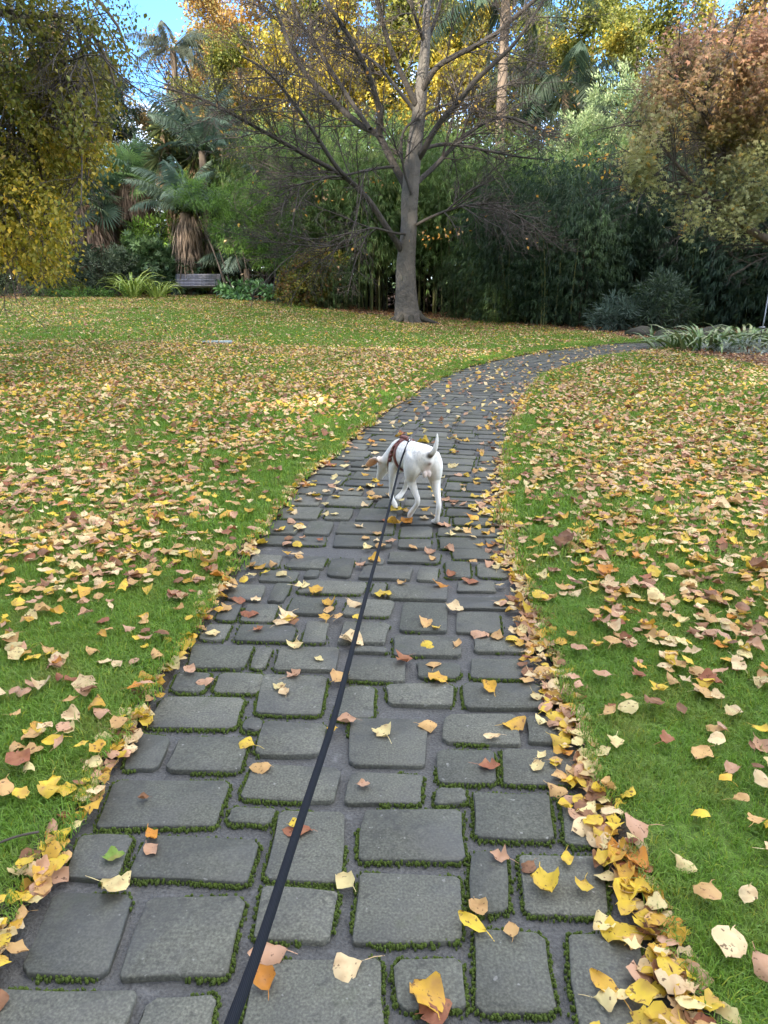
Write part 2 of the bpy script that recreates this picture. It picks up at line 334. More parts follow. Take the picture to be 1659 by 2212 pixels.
def crop_px(A, x, y): return ((A[0] + x / A[2]) * 1659 / 3024, (A[1] + y / A[2]) * 2212 / 4032)
stones = []                                                   # each: list of 4 (u, v)
for A, s in TR:
    n = list(map(float, s.split())); q = [gnd(*crop_px(A, n[i], n[i + 1])) for i in (0, 2, 4, 6)]
    u_, v_ = uv([p.x for p in q], [p.y for p in q]); stones.append([(np.clip(a, -HW + .012, HW - .012), b) for a, b in zip(u_, v_)])
rs = random.Random(11)
def ashlar(u0, u1, v0, v1, g, out):
    w, h = u1 - u0, v1 - v0
    if (w < .62 and h < .36 and rs.random() < .88) and w * h < .105 or (w < .3 and h < .3):
        j = lambda: rs.uniform(-.008, .008)
        a = g / 2
        out.append([(u0 + a + j(), v1 - a + j()), (u1 - a + j(), v1 - a + j()), (u1 - a + j(), v0 + a + j()), (u0 + a + j(), v0 + a + j())]); return
    if w * rs.uniform(.62, 1.1) > h * 1.15: m = u0 + w * rs.uniform(.32, .68); ashlar(u0, m, v0, v1, g, out); ashlar(m, u1, v0, v1, g, out)
    else: m = v0 + h * rs.uniform(.34, .66); ashlar(u0, u1, v0, m, g, out); ashlar(u0, u1, m, v1, g, out)
vN = min(q[2][1] for q in stones); vN = V0 + 1.17; vF = V0 + 4.06
b = V0 - 2.2
while b < vN - .25: ashlar(-HW, HW, b, min(b + 1.1, vN), .065, stones); b += 1.1
b = vF
while b < V0 + 26:
    w = rs.uniform(.7, 1.3); ashlar(-HW, HW, b, b + w, .05, stones); b += w
# leave out procedural stones that would touch a measured one, and shrink neighbours that crowd
keep = []
for k_, q in enumerate(stones):
    uu = [p[0] for p in q]; vv = [p[1] for p in q]; bb = (min(uu), max(uu), min(vv), max(vv))
    if (bb[1] - bb[0]) < .035 or (bb[3] - bb[2]) < .03: continue
    if any(bb[0] < c[0][1] - .012 and bb[1] > c[0][0] + .012 and bb[2] < c[0][3] - .012 and bb[3] > c[0][2] + .012 and min(bb[1], c[0][1]) - max(bb[0], c[0][0]) > .3 * min(bb[1] - bb[0], c[0][1] - c[0][0]) and min(bb[3], c[0][3]) - max(bb[2], c[0][2]) > .3 * min(bb[3] - bb[2], c[0][3] - c[0][2]) for c in keep): continue
    keep.append((bb, q))
stones = [q for _, q in keep]
def outline(q, grow=0.0, rnd=.013, jit=.005):
    """12-point rounded outline of a stone, counter-clockwise in (u, v)"""
    P = np.array([q[3], q[2], q[1], q[0]], float); c = P.mean(0); r_ = random.Random(int(c[0] * 9731 + c[1] * 7717)); out = []
    for i in range(4):
        a, p, d = P[i - 1], P[i], P[(i + 1) % 4]; e0 = a - p; e1 = d - p; l0, l1 = np.linalg.norm(e0), np.linalg.norm(e1); e0 /= l0; e1 /= l1
        r0 = min(rnd * r_.uniform(.5, 1.7), .3 * l0, .3 * l1)
        pj = p + np.array([r_.uniform(-jit, jit), r_.uniform(-jit, jit)])
        if grow: pj = pj - (e0 + e1) * grow
        md_ = (p + d) / 2 - (e0 * grow if grow else 0) + np.array([r_.uniform(-jit, jit), r_.uniform(-jit, jit)]) * .9
        out += [pj + e0 * r0, pj + e1 * r0, md_]
    return np.array(out)
def to3(o, z):
    p = np.array([xy(a, b) for a, b in o]); return np.column_stack([p, terr(p[:, 0], p[:, 1]) + z])
rings = [outline(q, .004) for q in stones]; holes = [outline(q, .011, .017) for q in stones]
order = sorted(range(len(stones)), key=lambda i: np.mean([p[1] for p in stones[i]]))
rest = MB(); mossb = MB(); rr = np.random.RandomState(3); vis = 0; stone_objs = []
for i in order:
    q = rings[i]; c = q.mean(0); vm = c[1] - V0; n = 12
    top = .0015 + rr.uniform(-.002, .003); tilt = rr.uniform(-.006, .006, 2)
    ins = c + (q - c) * (1 - .0035 / max(.04, np.abs(q - c).max()))
    dz = lambda o: (o - c) @ tilt
    A, B, Cc = to3(q, -.02), to3(q, top - .003 + dz(q)), to3(ins, top + dz(ins))
    V = np.concatenate([A, B, Cc]); j = np.arange(n); k = (j + 1) % n
    F4 = np.concatenate([np.stack([j, k, n + k, n + j], 1), np.stack([n + j, n + k, 2 * n + k, 2 * n + j], 1)])
    F3 = np.array([(2 * n, 2 * n + a, 2 * n + a + 1) for a in range(1, n - 1)])
    if vm > 1.0 and vis < 298:
        m1 = MB(); o3 = np.array([*xy(*c), terr(*xy(*c))]); m1.addm(V - o3, [F4, F3]); o = m1.obj('paving_stone', STONE); o.location = o3; stone_objs.append(o); vis += 1
    else: rest.addm(V, [F4, F3])
    if .4 < vm < 8.5:                                         # moss beads in the groove round the nearer stones
        h = (q + holes[i]) / 2; per = np.concatenate([h, h[:1]]); sl_ = np.hypot(*np.diff(per, axis=0).T); tot = sl_.sum(); m_ = int(tot / (.0021 if vm < 2.7 else .006))
        tt = np.sort(rr.uniform(0, tot, m_)); cs = np.concatenate([[0], np.cumsum(sl_)]); hu = np.interp(tt, cs, per[:, 0]); hv = np.interp(tt, cs, per[:, 1])
        pr = vnoise(hu * 5 + 20, hv * 5) ; ok = pr > (.42 + .035 * max(0, vm - 2.5) + (.1 if vm > 2.9 else 0)); hu = hu[ok]; hv = hv[ok]
        for a, b_ in zip(hu, hv):
            x_, y_ = xy(a + rr.normal(0, .0042), b_ + rr.normal(0, .0042)); r0 = rr.uniform(.0014, .0046); z_ = terr(x_, y_) - .0045 + rr.uniform(-.005, .0035)
            d_ = np.array([(r0, 0, 0), (0, r0, 0), (-r0, 0, 0), (0, -r0, 0), (0, 0, r0 * .9), (r0 * .7, r0 * .7, -.008), (-r0 * .7, r0 * .7, -.008), (-r0 * .7, -r0 * .7, -.008), (r0 * .7, -r0 * .7, -.008)]) + (x_, y_, z_)
            mossb.addm(d_, [[(0, 1, 4), (1, 2, 4), (2, 3, 4), (3, 0, 4)], [(0, 5, 6, 1)] if 0 else np.zeros((0, 4), int), [(8, 5, 0), (5, 6, 1), (6, 7, 2), (7, 8, 3), (0, 5, 1), (1, 6, 2), (2, 7, 3), (3, 8, 0)]])
# mortar bed with a groove round every stone
vs = np.arange(V0 - 2.2, V0 + 26, .12); bl = [(-HW + .01 * (vnoise(v * 3, 2.) - .5), v) for v in vs]; br = [(HW + .01 * (vnoise(v * 3, 7.) - .5), v) for v in vs]
pts = bl[::-1] + br; nb = len(pts); edges = [(i, (i + 1) % nb) for i in range(nb)]; faces = [list(range(nb))]
for h in holes:
    h = h.copy(); h[:, 0] = np.clip(h[:, 0], -HW + .008, HW - .008); h[:, 1] = np.clip(h[:, 1], vs[0] + .01, vs[-1] - .01)
    a = len(pts); pts += [tuple(p) for p in h]; faces.append([a + i for i in range(12)])
r = delaunay_2d_cdt([Vector(p) for p in pts], edges, faces, 0, 1e-5)
ov, of, oo = r[0], r[2], r[5]
T = [f for f, o_ in zip(of, oo) if o_ == [0]]
P2 = np.array([(p.x, p.y) for p in ov]); V3 = to3(P2, 0); V3[:, 2] += .003 * (vnoise(P2[:, 0] * 9, P2[:, 1] * 9) - .5)
mm = MB(); n0 = len(V3); T = np.array([list(f)[:3] for f in T])
# lips going down
from collections import Counter
ec = Counter(); 
for f in T:
    for a, b in ((f[0], f[1]), (f[1], f[2]), (f[2], f[0])): ec[(a, b)] += 1
lip = [(a, b) for (a, b) in ec if (b, a) not in ec]
mm.addm(np.concatenate([V3, V3 - [0, 0, .03]]), [T, [(b, a, a + n0, b + n0) for a, b in lip]])
path = mm.obj('path', MORTAR); kind(path, 'structure')
bedm = MB(); n_ = len(vs); Lb = to3(np.array(bl), -.016); Rb = to3(np.array(br), -.016); j = np.arange(n_ - 1)
bedm.add(np.concatenate([Lb, Rb]), np.stack([j, n_ + j, n_ + j + 1, j + 1], 1)); bedm.obj('bedding_layer', MORTAR, path)
for o in stone_objs: o.parent = path
kind(rest.obj('paving_stones', STONE, path), 'stuff'); kind(mossb.obj('moss', MOSS, path), 'stuff')

# ------------------------------------------------------------------ grass
gc = bpy.data.collections.new('grass_tufts'); rg = np.random.RandomState(8)
def tuft(name, n, rad, h, w, lean):
    a = rg.uniform(0, 2 * pi, n); r = rad * np.sqrt(rg.rand(n)); b0 = np.stack([r * np.cos(a), r * np.sin(a), np.full(n, -.01)], 1)
    az = rg.uniform(0, 2 * pi, n); d = np.stack([np.cos(az), np.sin(az), 0 * az], 1); L = h * rg.uniform(.5, 1.15, n)[:, None]; ln = lean * rg.uniform(.2, 1.3, n)[:, None]
    sd = np.stack([-d[:, 1], d[:, 0], 0 * az], 1); tw = rg.uniform(-1, 1, n)[:, None]; sd = nrm(sd + d * tw) * w / 2
    up = np.array([0, 0, 1.]); m = b0 + up * L * .6 + d * L * ln * .3; t = b0 + up * L * (1 - .35 * ln) + d * L * ln
    V = np.stack([b0 - sd, b0 + sd, m + sd * .8, m - sd * .8, t], 1).reshape(-1, 3); i = np.arange(n) * 5
    sh = rg.uniform(.7, 1.25, (n, 1)) * np.where(rg.rand(n, 1) < .06, [[1.9, 1.25, 1.2]], [[1, 1, 1]])
    m_ = MB(); m_.addm(V, [np.stack([i, i + 1, i + 2, i + 3], 1), np.stack([i + 3, i + 2, i + 4], 1)], np.repeat(sh, 5, 0))
    gc.objects.link(bpy.data.objects.new(name, m_.mesh(name, GRASS)))
for k in range(3): tuft('a_tuft%d' % k, 60, .055, .041, .0032, .9)
for k in range(3): tuft('b_tuft%d' % k, 60, .11, .055, .006, .8)
for k in range(2): tuft('c_tuft%d' % k, 60, .24, .06, .012, .8)
GP = []
def scat(y0, y1, dens, ids, smin, smax, jit=.0):
    area = .5 * (y1 ** 2 - y0 ** 2) * 1.24 + 4 * (y1 - y0); n = int(area * dens)
    y = np.sqrt(rg.uniform(y0 * y0, y1 * y1, n)); x = rg.uniform(-1, 1, n) * (.62 * y + 2)
    U_, _ = uv(x, y); ok = (np.abs(U_) > HW + .012 + .03 * vnoise(x * 9, y * 9) * (y > 0)) & ~inpoly(x, y, BED) & ~inpoly(x, y, BED2)
    x, y = x[ok], y[ok]; n = len(x)
    th = vnoise(x * 1.1, y * 1.1); GP.append((np.stack([x, y, gz(x, y)], 1), rg.choice(ids, n), rg.uniform(smin, smax, n) * (.8 + .4 * th), np.stack([rg.normal(0, .12, n), rg.normal(0, .12, n), rg.uniform(0, 6.28, n)], 1)))
scat(.25, 3.6, 850, [0, 1, 2], .8, 1.25); scat(3.6, 8, 330, [0, 1, 2, 3, 4, 5], .9, 1.3); scat(8, 16, 110, [3, 4, 5], .9, 1.4); scat(16, 34, 30, [6, 7], .8, 1.2)
GV = np.concatenate([g[0] for g in GP]); me = bpy.data.meshes.new('grass'); me.vertices.add(len(GV)); me.vertices.foreach_set('co', GV.astype(np.float32).ravel())
at_ = me.attributes.new('idx', 'INT', 'POINT'); at_.data.foreach_set('value', np.concatenate([g[1] for g in GP]).astype(np.int32))
at_ = me.attributes.new('scl', 'FLOAT', 'POINT'); at_.data.foreach_set('value', np.concatenate([g[2] for g in GP]).astype(np.float32))
at_ = me.attributes.new('rot', 'FLOAT_VECTOR', 'POINT'); at_.data.foreach_set('vector', np.concatenate([g[3] for g in GP]).astype(np.float32).ravel())
grass = inst('grass', me); kind(grass, 'stuff')
ngp = bpy.data.node_groups.new('grass_scatter', 'GeometryNodeTree'); ngp.interface.new_socket('Geometry', in_out='INPUT', socket_type='NodeSocketGeometry'); ngp.interface.new_socket('Geometry', in_out='OUTPUT', socket_type='NodeSocketGeometry')
gi = ngp.nodes.new('NodeGroupInput'); go = ngp.nodes.new('NodeGroupOutput'); ip = ngp.nodes.new('GeometryNodeInstanceOnPoints'); ci = ngp.nodes.new('GeometryNodeCollectionInfo')
ci.inputs['Collection'].default_value = gc; ci.inputs['Separate Children'].default_value = True; ci.inputs['Reset Children'].default_value = True; ip.inputs['Pick Instance'].default_value = True
def na(n, t): x = ngp.nodes.new('GeometryNodeInputNamedAttribute'); x.data_type = t; x.inputs['Name'].default_value = n; return x.outputs['Attribute']
ngp.links.new(gi.outputs[0], ip.inputs['Points']); ngp.links.new(ci.outputs[0], ip.inputs['Instance']); ngp.links.new(na('idx', 'INT'), ip.inputs['Instance Index'])
ngp.links.new(na('rot', 'FLOAT_VECTOR'), ip.inputs['Rotation']); ngp.links.new(na('scl', 'FLOAT'), ip.inputs['Scale']); ngp.links.new(ip.outputs[0], go.inputs[0])
md = grass.modifiers.new('scatter', 'NODES'); md.node_group = ngp

# ------------------------------------------------------------------ tree and plant builders
def vrand(r): return Vector((r.gauss(0, 1), r.gauss(0, 1), r.gauss(0, 1))).normalized()
def grow(tb, tips, r, p, d, L, rad, lv, sp):
    n = sp['seg'][lv]; pts = [p.copy()]; ds = [d.copy()]
    for i in range(n):
        d = (d + vrand(r) * sp['wob'][lv] + Vector((0, 0, sp['trop'][lv]))).normalized(); p = p + d * (L / n); pts.append(p.copy()); ds.append(d.copy())
    last = lv == len(sp['seg']) - 1
    tb.tube(pts, np.linspace(rad, rad * sp['tap'][lv], n + 1), sp['sides'][lv])
    if last or sp.get('tipall', 99) <= lv: tips += [(a, b) for a, b in zip(pts[1:], ds[1:])]
    if last: return
    nc = sp['n'][lv]; nc = r.randint(int(nc * .8), int(nc * 1.2 + .5))
    for k in range(nc):
        t = sp['start'][lv] + (1 - sp['start'][lv]) * (k + r.random()) / nc; i = min(n - 1, int(t * n)); f = t * n - i
        q = pts[i].lerp(pts[i + 1], f); dd = ds[i + 1]; ax = dd.cross(vrand(r)).normalized()
        cd = (Matrix.Rotation(r.gauss(sp['ang'][lv], .16), 3, ax) @ dd).normalized()
        cl = L * sp['ratio'][lv] * (1 - sp.get('fall', .5) * t) * r.uniform(.7, 1.25)
        grow(tb, tips, r, q, cd, cl, max(rad * (1 - t * (1 - sp['tap'][lv])) * sp['rr'][lv], sp.get('rmin', .006)), lv + 1, sp)
def add_leaves(mb, pos, axis, up, L, W, col, fold=.15, droop=.1):
    """one folded diamond leaf at each position"""
    n = len(pos); axis = nrm(axis); sd = nrm(np.cross(axis, up)); nn = np.cross(sd, axis); L = np.reshape(L, (-1, 1)) * np.ones((n, 1)); W = np.reshape(W, (-1, 1)) * np.ones((n, 1))
    m = pos + axis * L * .45; t = pos + axis * L - np.array([0, 0, 1.]) * L * droop
    V = np.stack([pos, m + sd * W / 2 + nn * W * fold, t, m - sd * W / 2 + nn * W * fold], 1).reshape(-1, 3); i = np.arange(n) * 4
    mb.add(V, np.concatenate([np.stack([i, i + 1, i + 2], 1), np.stack([i, i + 2, i + 3], 1)]), np.repeat(np.broadcast_to(col, (n, 3)), 4, 0))
def add_palmate(mb, pos, axis, up, L, col, lobes=5):
    n = len(pos); axis = nrm(axis); sd = nrm(np.cross(axis, up)); nn = np.cross(sd, axis); L = np.reshape(L, (-1, 1)) * np.ones((n, 1))
    for k, (a, s) in enumerate(zip(np.linspace(-1.75, 1.75, lobes), [.6, .9, 1.05, .9, .6][:lobes])):
        ax = axis * cos(a) + sd * sin(a) - nn * .12 * abs(a); s2 = nrm(np.cross(ax, nn)); add_leaves(mb, pos, ax, nn + s2 * 1e-3, L * s, L * s * .34, col, .1, .12)
def rnd3(rs_, n): return nrm(rs_.normal(0, 1, (n, 3)))
def leafcloud(mb, tips, rs_, per, spread, L, W, pal, wts, hang=.3, palm=False, jitter=.18, keep=None):
    P = np.array([tuple(a) for a, _ in tips]); D = np.array([tuple(b) for _, b in tips]); P = np.repeat(P, per, 0); D = np.repeat(D, per, 0); n = len(P)
    pos = P + rs_.normal(0, spread, (n, 3))
    if keep is not None: ok = keep(pos); pos = pos[ok]; D = D[ok]; n = len(pos)
    ax = D * .5 + rnd3(rs_, n) * .8 - np.array([0, 0, hang]); up = nrm(rnd3(rs_, n) * .7 + np.array([0, 0, 1.]))
    pal = np.array(pal); grp = (vnoise(pos[:, 0] * .9 + pos[:, 2] * .6, pos[:, 1] * .9 - pos[:, 2] * .5)); idx = np.searchsorted(np.cumsum(wts), np.clip(.55 * grp + .45 * rs_.rand(n) * 1.0 + rs_.normal(0, .06, n), 0, .9999) * sum(wts)); idx = np.clip(idx, 0, len(pal) - 1)
    col = pal[idx] * rs_.uniform(1 - jitter, 1 + jitter, (n, 1)); s = rs_.uniform(.7, 1.25, n)
    if palm: add_palmate(mb, pos, ax, up, L * s, col)
    else: add_leaves(mb, pos, ax, up, L * s, W * s, col)
def ellshell(rs_, n, ells, inner=.55):
    """points in the outer shell of a set of ellipsoids ((c), (r)) with their outward normals"""
    w = np.array([e[1][0] * e[1][2] for e in ells]); k = rs_.choice(len(ells), n, p=w / w.sum()); C = np.array([e[0] for e in ells])[k]; R = np.array([e[1] for e in ells])[k]
    d = rnd3(rs_, n); rad = inner + (1 - inner) * rs_.rand(n)[:, None] ** .6; bump = .82 + .36 * vnoise(d[:, 0] * 3 + k * 7 + 50, d[:, 2] * 3 + d[:, 1] * 2 + 50)[:, None]
    return C + d * R * rad * bump, nrm(d / R)
def bushleaves(mb, rs_, ells, nclump, per, cr, L, W, pal, hang=.2, inner=.55, zmin=.03, palm=False, jit=.2, up_bias=.3):
    c, o = ellshell(rs_, nclump, ells, inner); c = np.repeat(c, per, 0); o = np.repeat(o, per, 0); n = len(c)
    dv = rnd3(rs_, n); pos = c + dv * cr * rs_.rand(n)[:, None]; ok = pos[:, 2] > zmin; pos, o, dv = pos[ok], o[ok], dv[ok]; n = len(pos)
    ax = o * .6 + dv * .8 + rnd3(rs_, n) * .35 + np.array([0, 0, up_bias - hang]); up = nrm(rnd3(rs_, n) * .6 + np.array([0, 0, 1.]) + o * .4)
    pal = np.array(pal); ci = np.repeat(rs_.randint(0, len(pal), nclump), per)[ok]; ci = np.where(rs_.rand(n) < .3, rs_.randint(0, len(pal), n), ci)
    col = pal[ci] * rs_.uniform(1 - jit, 1 + jit, (n, 1)); s = rs_.uniform(.7, 1.3, n)
    if palm: add_palmate(mb, pos, ax, up, L * s, col)
    else: add_leaves(mb, pos, ax, up, L * s, W * s, col)

def make_tree(name, label, seed, H, spec, per, spread, L, W, pal, wts, r0=.2, cat='tree', hang=.3, trunkH=None):
    r = random.Random(seed); tb = MB(); tips = []; grow(tb, tips, r, Vector((0, 0, -.1)), Vector((r.uniform(-.06, .06), r.uniform(-.06, .06), 1)).normalized(), H, r0, 0, spec)
    t = thing(name, label, cat); tb.obj('trunk', BROWNBARK, t, True); lb = MB(); leafcloud(lb, tips, np.random.RandomState(seed), per, spread, L, W, pal, wts, hang); lb.obj('crown', FOL, t); return t
TS = dict(seg=[8, 6, 5, 3], wob=[.05, .13, .2, .25], trop=[.03, .05, .02, -.03], tap=[.25, .35, .4, .5], sides=[9, 6, 4, 3], n=[15, 8, 6], start=[.16, .2, .2], ang=[1.0, .75, .7], ratio=[.42, .42, .4], rr=[.5, .5, .5], fall=.55)

# bamboo
def spray(mb, rs_, pos, out, nl, L, W, col):
    n = len(pos); pos = np.repeat(pos, nl, 0); out = np.repeat(out, nl, 0); N = len(pos)
    ax = out * .55 + rnd3(rs_, N) * .55 + np.array([0, 0, -.55]); up = nrm(rnd3(rs_, N) * .5 + np.array([0, 0, 1.]))
    s = rs_.uniform(.65, 1.25, N); add_leaves(mb, pos + rnd3(rs_, N) * .05, ax, up, L * s, W * s, np.repeat(col, nl, 0) * rs_.uniform(.8, 1.25, (N, 1)), .12, .18)
def make_bamboo(label, seed, H, R, nculm, nspray, L=.2, W=.028, zlow=.12, pal=((.055, .105, .03), (.075, .12, .035), (.05, .09, .04)), name='bamboo_clump', lean=.55, culmcol=(1, 1, 1), fill=0, vis=8):
    r = random.Random(seed); rs_ = np.random.RandomState(seed); t = thing(name, label, 'bamboo'); lb = MB(); P = []; O = []
    for k in range(nculm):
        a = r.uniform(0, 2 * pi); q = R * .55 * math.sqrt(r.random()); h = H * r.uniform(.72, 1.05); ln = lean * r.uniform(.3, 1.3) * R; b = Vector((q * cos(a), q * sin(a), -.05)); az = a + r.gauss(0, .5)
        pts = [b + Vector((cos(az), sin(az), 0)) * (ln * f ** 2.2) + Vector((0, 0, h * (f - .16 * f ** 3.5))) for f in np.linspace(0, 1, 9)]
        m = MB(); m.tube(pts, np.linspace(.024, .006, 9) * (.7 + .1 * H), 5)
        if k < vis: o = m.obj('culm', CULM, t, True); o.color = (*(x * r.uniform(.6, 1.3) for x in culmcol), 1)
        elif k == vis: more = m
        else: more.v += m.v; more.f4 += [f + more.n for f in m.f4]; more.c += m.c; more.n += m.n
        npt = nspray // nculm; f = zlow + (1 - zlow) * rs_.rand(npt) ** .8; A = np.array([tuple(x) for x in pts]); g = np.linspace(0, 1, 9)
        c = np.stack([np.interp(f, g, A[:, i]) for i in range(3)], 1); d = rnd3(rs_, npt); d[:, 2] *= .35; d = nrm(d + np.array([cos(az), sin(az), 0]) * .35); rr_ = (.15 + .75 * R * np.sin(np.clip(f, 0, 1) * pi * .92) ** .7) * rs_.rand(npt) ** .5
        P.append(c + d * rr_[:, None] - np.array([0, 0, 1.]) * (rr_ ** 2 * .18)[:, None]); O.append(d)
    if nculm > vis: kind(more.obj('culms_within', CULM, t, True), 'stuff')
    P = np.concatenate(P); O = np.concatenate(O); ok = P[:, 2] > .1; P, O = P[ok], O[ok]; pal = np.array(pal); col = pal[rs_.randint(0, len(pal), len(P))]
    spray(lb, rs_, P, O, 7, L, W, col)
    lb.obj('foliage', FOL, t); return t

# fronds
def fan_mesh(seed, R=.62, n=26, col=(1, 1, 1), mat=FOL, droop=.25, pet=.75):
    r = np.random.RandomState(seed); m = MB(); m.tube([(0, 0, 0), (pet * .5, 0, .03), (pet, 0, 0)], [.014, .01, .008], 4, np.array((.5, .6, .3)) * np.array(col))
    for a in np.linspace(-2.45, 2.45, n):
        L = R * (1 - .12 * abs(a) / 2.4) * r.uniform(.9, 1.05); d = np.array([cos(a), sin(a), 0]); s = np.array([-sin(a), cos(a), 0]) * .02; p = np.array([pet, 0, 0.]); z = np.array([0, 0, 1.])
        m1 = p + d * L * .55 + z * (.03 * (r.rand() - .5) - .02 * abs(a)); t = p + d * L * .97 - z * L * droop * r.uniform(.5, 1.5); c = np.array(col) * r.uniform(.8, 1.2)
        m.add([p, m1 - s * 1.2 + z * .012, m1, m1 + s * 1.2 + z * .012, t], [(0, 1, 2), (0, 2, 3), (2, 1, 4), (3, 2, 4)], c)
    return m.mesh('fan_frond', mat)
def feather_mesh(seed, L=2.4, droop=1.1, leaf=.42, n=44, col=(1, 1, 1), mat=FOL, hang=.55, w=.028):
    r = np.random.RandomState(seed); m = MB(); f = np.linspace(0, 1, 12); ang = .9 - droop * 1.35 * f ** 1.3; dx = np.cos(ang); dz = np.sin(ang)
    P = np.stack([np.concatenate([[0], np.cumsum(dx[:-1])]), 0 * f, np.concatenate([[0], np.cumsum(dz[:-1])])], 1) * L / 11
    m.tube(P, np.linspace(.022, .004, 12), 4, np.array((.7, .75, .45)) * np.array(col)); g = np.linspace(.16, .99, n); T = nrm(np.gradient(P, axis=0))
    pos = np.stack([np.interp(g, f, P[:, i]) for i in range(3)], 1); tan = nrm(np.stack([np.interp(g, f, T[:, i]) for i in range(3)], 1))
    for sg in (-1, 1):
        ax = tan * .55 + np.array([0, sg * .85, 0]) + np.array([0, 0, -hang]) + r.normal(0, .08, (n, 3)); up = nrm(np.cross(tan, np.array([0, 1., 0])) * -1 + np.array([0, 0, .2]))
        add_leaves(m, pos, ax, up, leaf * (np.sin(np.clip(g * 1.05, 0, 1) * pi) ** .45 + .1) * r.uniform(.85, 1.1, n), w, np.array(col) * r.uniform(.8, 1.2, (n, 1)), .1, .25)
    return m.mesh('feather_frond', mat)
def strap_mesh(seed, L=.75, w=.035, arch=1.2, cols=((1, 1, 1),), mat=GLOSSY, start=1.25):
    r = np.random.RandomState(seed); n = 6; f = np.linspace(0, 1, n); ang = start - arch * f ** 1.2; P = np.stack([np.concatenate([[0], np.cumsum(np.cos(ang[:-1]))]), .03 * r.normal(0, 1) * f, np.concatenate([[0], np.cumsum(np.sin(ang[:-1]))])], 1) * L / (n - 1)
    W = w * np.array([.7, 1, 1.05, .95, .65, .05]) / 2; m = MB(); V = []; C = []
    for i in range(n): V += [P[i] + (0, -W[i], W[i] * .35), P[i], P[i] + (0, W[i], W[i] * .35)]; C += [cols[0], cols[-1], cols[0]]
    F = [(3 * i + k, 3 * i + k + 1, 3 * i + k + 4, 3 * i + k + 3) for i in range(n - 1) for k in (0, 1)]; m.add(V, F, C); return m.mesh('strap_leaf', mat)
def rosette(t, meshes, name, n, r, elev, loc=(0, 0, 0), sc=(.8, 1.15), color=(1, 1, 1), spread=0.0, roll=.3, mat_cols=None):
    for k in range(n):
        o = inst(name, r.choice(meshes), t); e = r.uniform(*elev) if not callable(elev) else elev(k / n); az = k * 2.39996 + r.uniform(-.3, .3)
        o.rotation_euler = (Matrix.Rotation(az, 3, 'Z') @ Matrix.Rotation(-e, 3, 'Y') @ Matrix.Rotation(r.gauss(0, roll), 3, 'X')).to_euler(); s = r.uniform(*sc); o.scale = (s, s, s)
        o.location = Vector(loc) + Vector((cos(az), sin(az), 0)) * spread * math.sqrt(r.random()) ; q = r.uniform(.8, 1.2); c = mat_cols[r.randrange(len(mat_cols))] if mat_cols else color; o.color = (c[0] * q, c[1] * q, c[2] * q, 1)

# ------------------------------------------------------------------ the bare tree in the middle
TY = 25.6; TB = base(884, TY); R1 = random.Random(4); PX = .0156
bare = thing('bare_tree', 'large grey-barked tree with spreading bare branches standing on the lawn beside the path', 'tree', TB)
def L3(px, offs):
    n = len(px); o = np.interp(np.linspace(0, 1, n), np.linspace(0, 1, len(offs)), offs); return [at(a, b, TY + q) for (a, b), q in zip(px, o)]
def smooth(pts, k=3):
    P = np.array([tuple(p) for p in pts]); s = np.concatenate([[0], np.cumsum(np.linalg.norm(np.diff(P, axis=0), axis=1))]); t = np.linspace(0, s[-1], (len(P) - 1) * k + 1)
    Q = np.stack([np.interp(t, s, P[:, i]) for i in range(3)], 1); Q2 = Q.copy(); Q2[1:-1] = (Q[:-2] + 2 * Q[1:-1] + Q[2:]) / 4; Q2[2:-2] = (Q2[1:-3] + 2 * Q2[2:-2] + Q2[3:-1]) / 4; return Q2
tpx = [(884, 709), (883, 700), (882, 690), (880, 672), (879, 650), (878, 600), (878.5, 560), (884, 500), (886, 436), (890, 377), (897, 310), (902, 278), (908, 218), (914, 151), (920, 79), (923, 0), (926, -90), (930, -190)]
trd = [64, 53, 44, 39, 36, 33, 35, 34, 31, 28, 25, 23, 19, 15, 12, 10, 7, 3]
tp = smooth(L3(tpx, [0]), 4); si = np.linspace(0, 1, len(trd)); tr = np.interp(np.linspace(0, 1, len(tp)), si, np.array(trd) * PX / 2)
tmb = MB(); sd_ = 26; tmb.tube(tp, tr, sd_)
V = tmb.v[0].reshape(len(tp), sd_, 3); C_ = tp[:, None]; rel = V - C_; an = np.arange(sd_) * 2 * pi / sd_; hz = tp[:, 2][:, None]
bul = 1 + .07 * np.cos(3 * an + 1.2 + .25 * hz) + .12 * (vnoise(an[None] * 1.9 + 3, hz * 1.1) - .5) + .1 * np.exp(-((hz - TB.z) / .35) ** 2) * (np.cos(6 * an) + .3); knob = .17 * np.exp(-((hz - 2.75) / .16) ** 2 - ((an[None] - 2.6) / .5) ** 2) + .1 * np.exp(-((hz - 3.35) / .1) ** 2 - ((an[None] - 4.4) / .35) ** 2)
tmb.v[0] = (C_ + rel * (bul + knob)[..., None]).reshape(-1, 3).astype(np.float32)
tmb.obj('trunk', BARK, bare, True, off=TB)
for k in range(9):                                            # surface roots
    a = k * .7 + R1.uniform(-.2, .2); ln = R1.uniform(.3, .75); m = MB(); P = [TB + Vector((cos(a) * q, sin(a) * q, z)) for q, z in ((.28, .34), (.42, .16), (.44 + ln * .5, .085), (.5 + ln, .0))]
    m.tube(smooth(P, 2), np.linspace(.13, .04, 7), 7, (.42, .42, .34), True); m.obj('root', BARK, bare, True, off=TB)
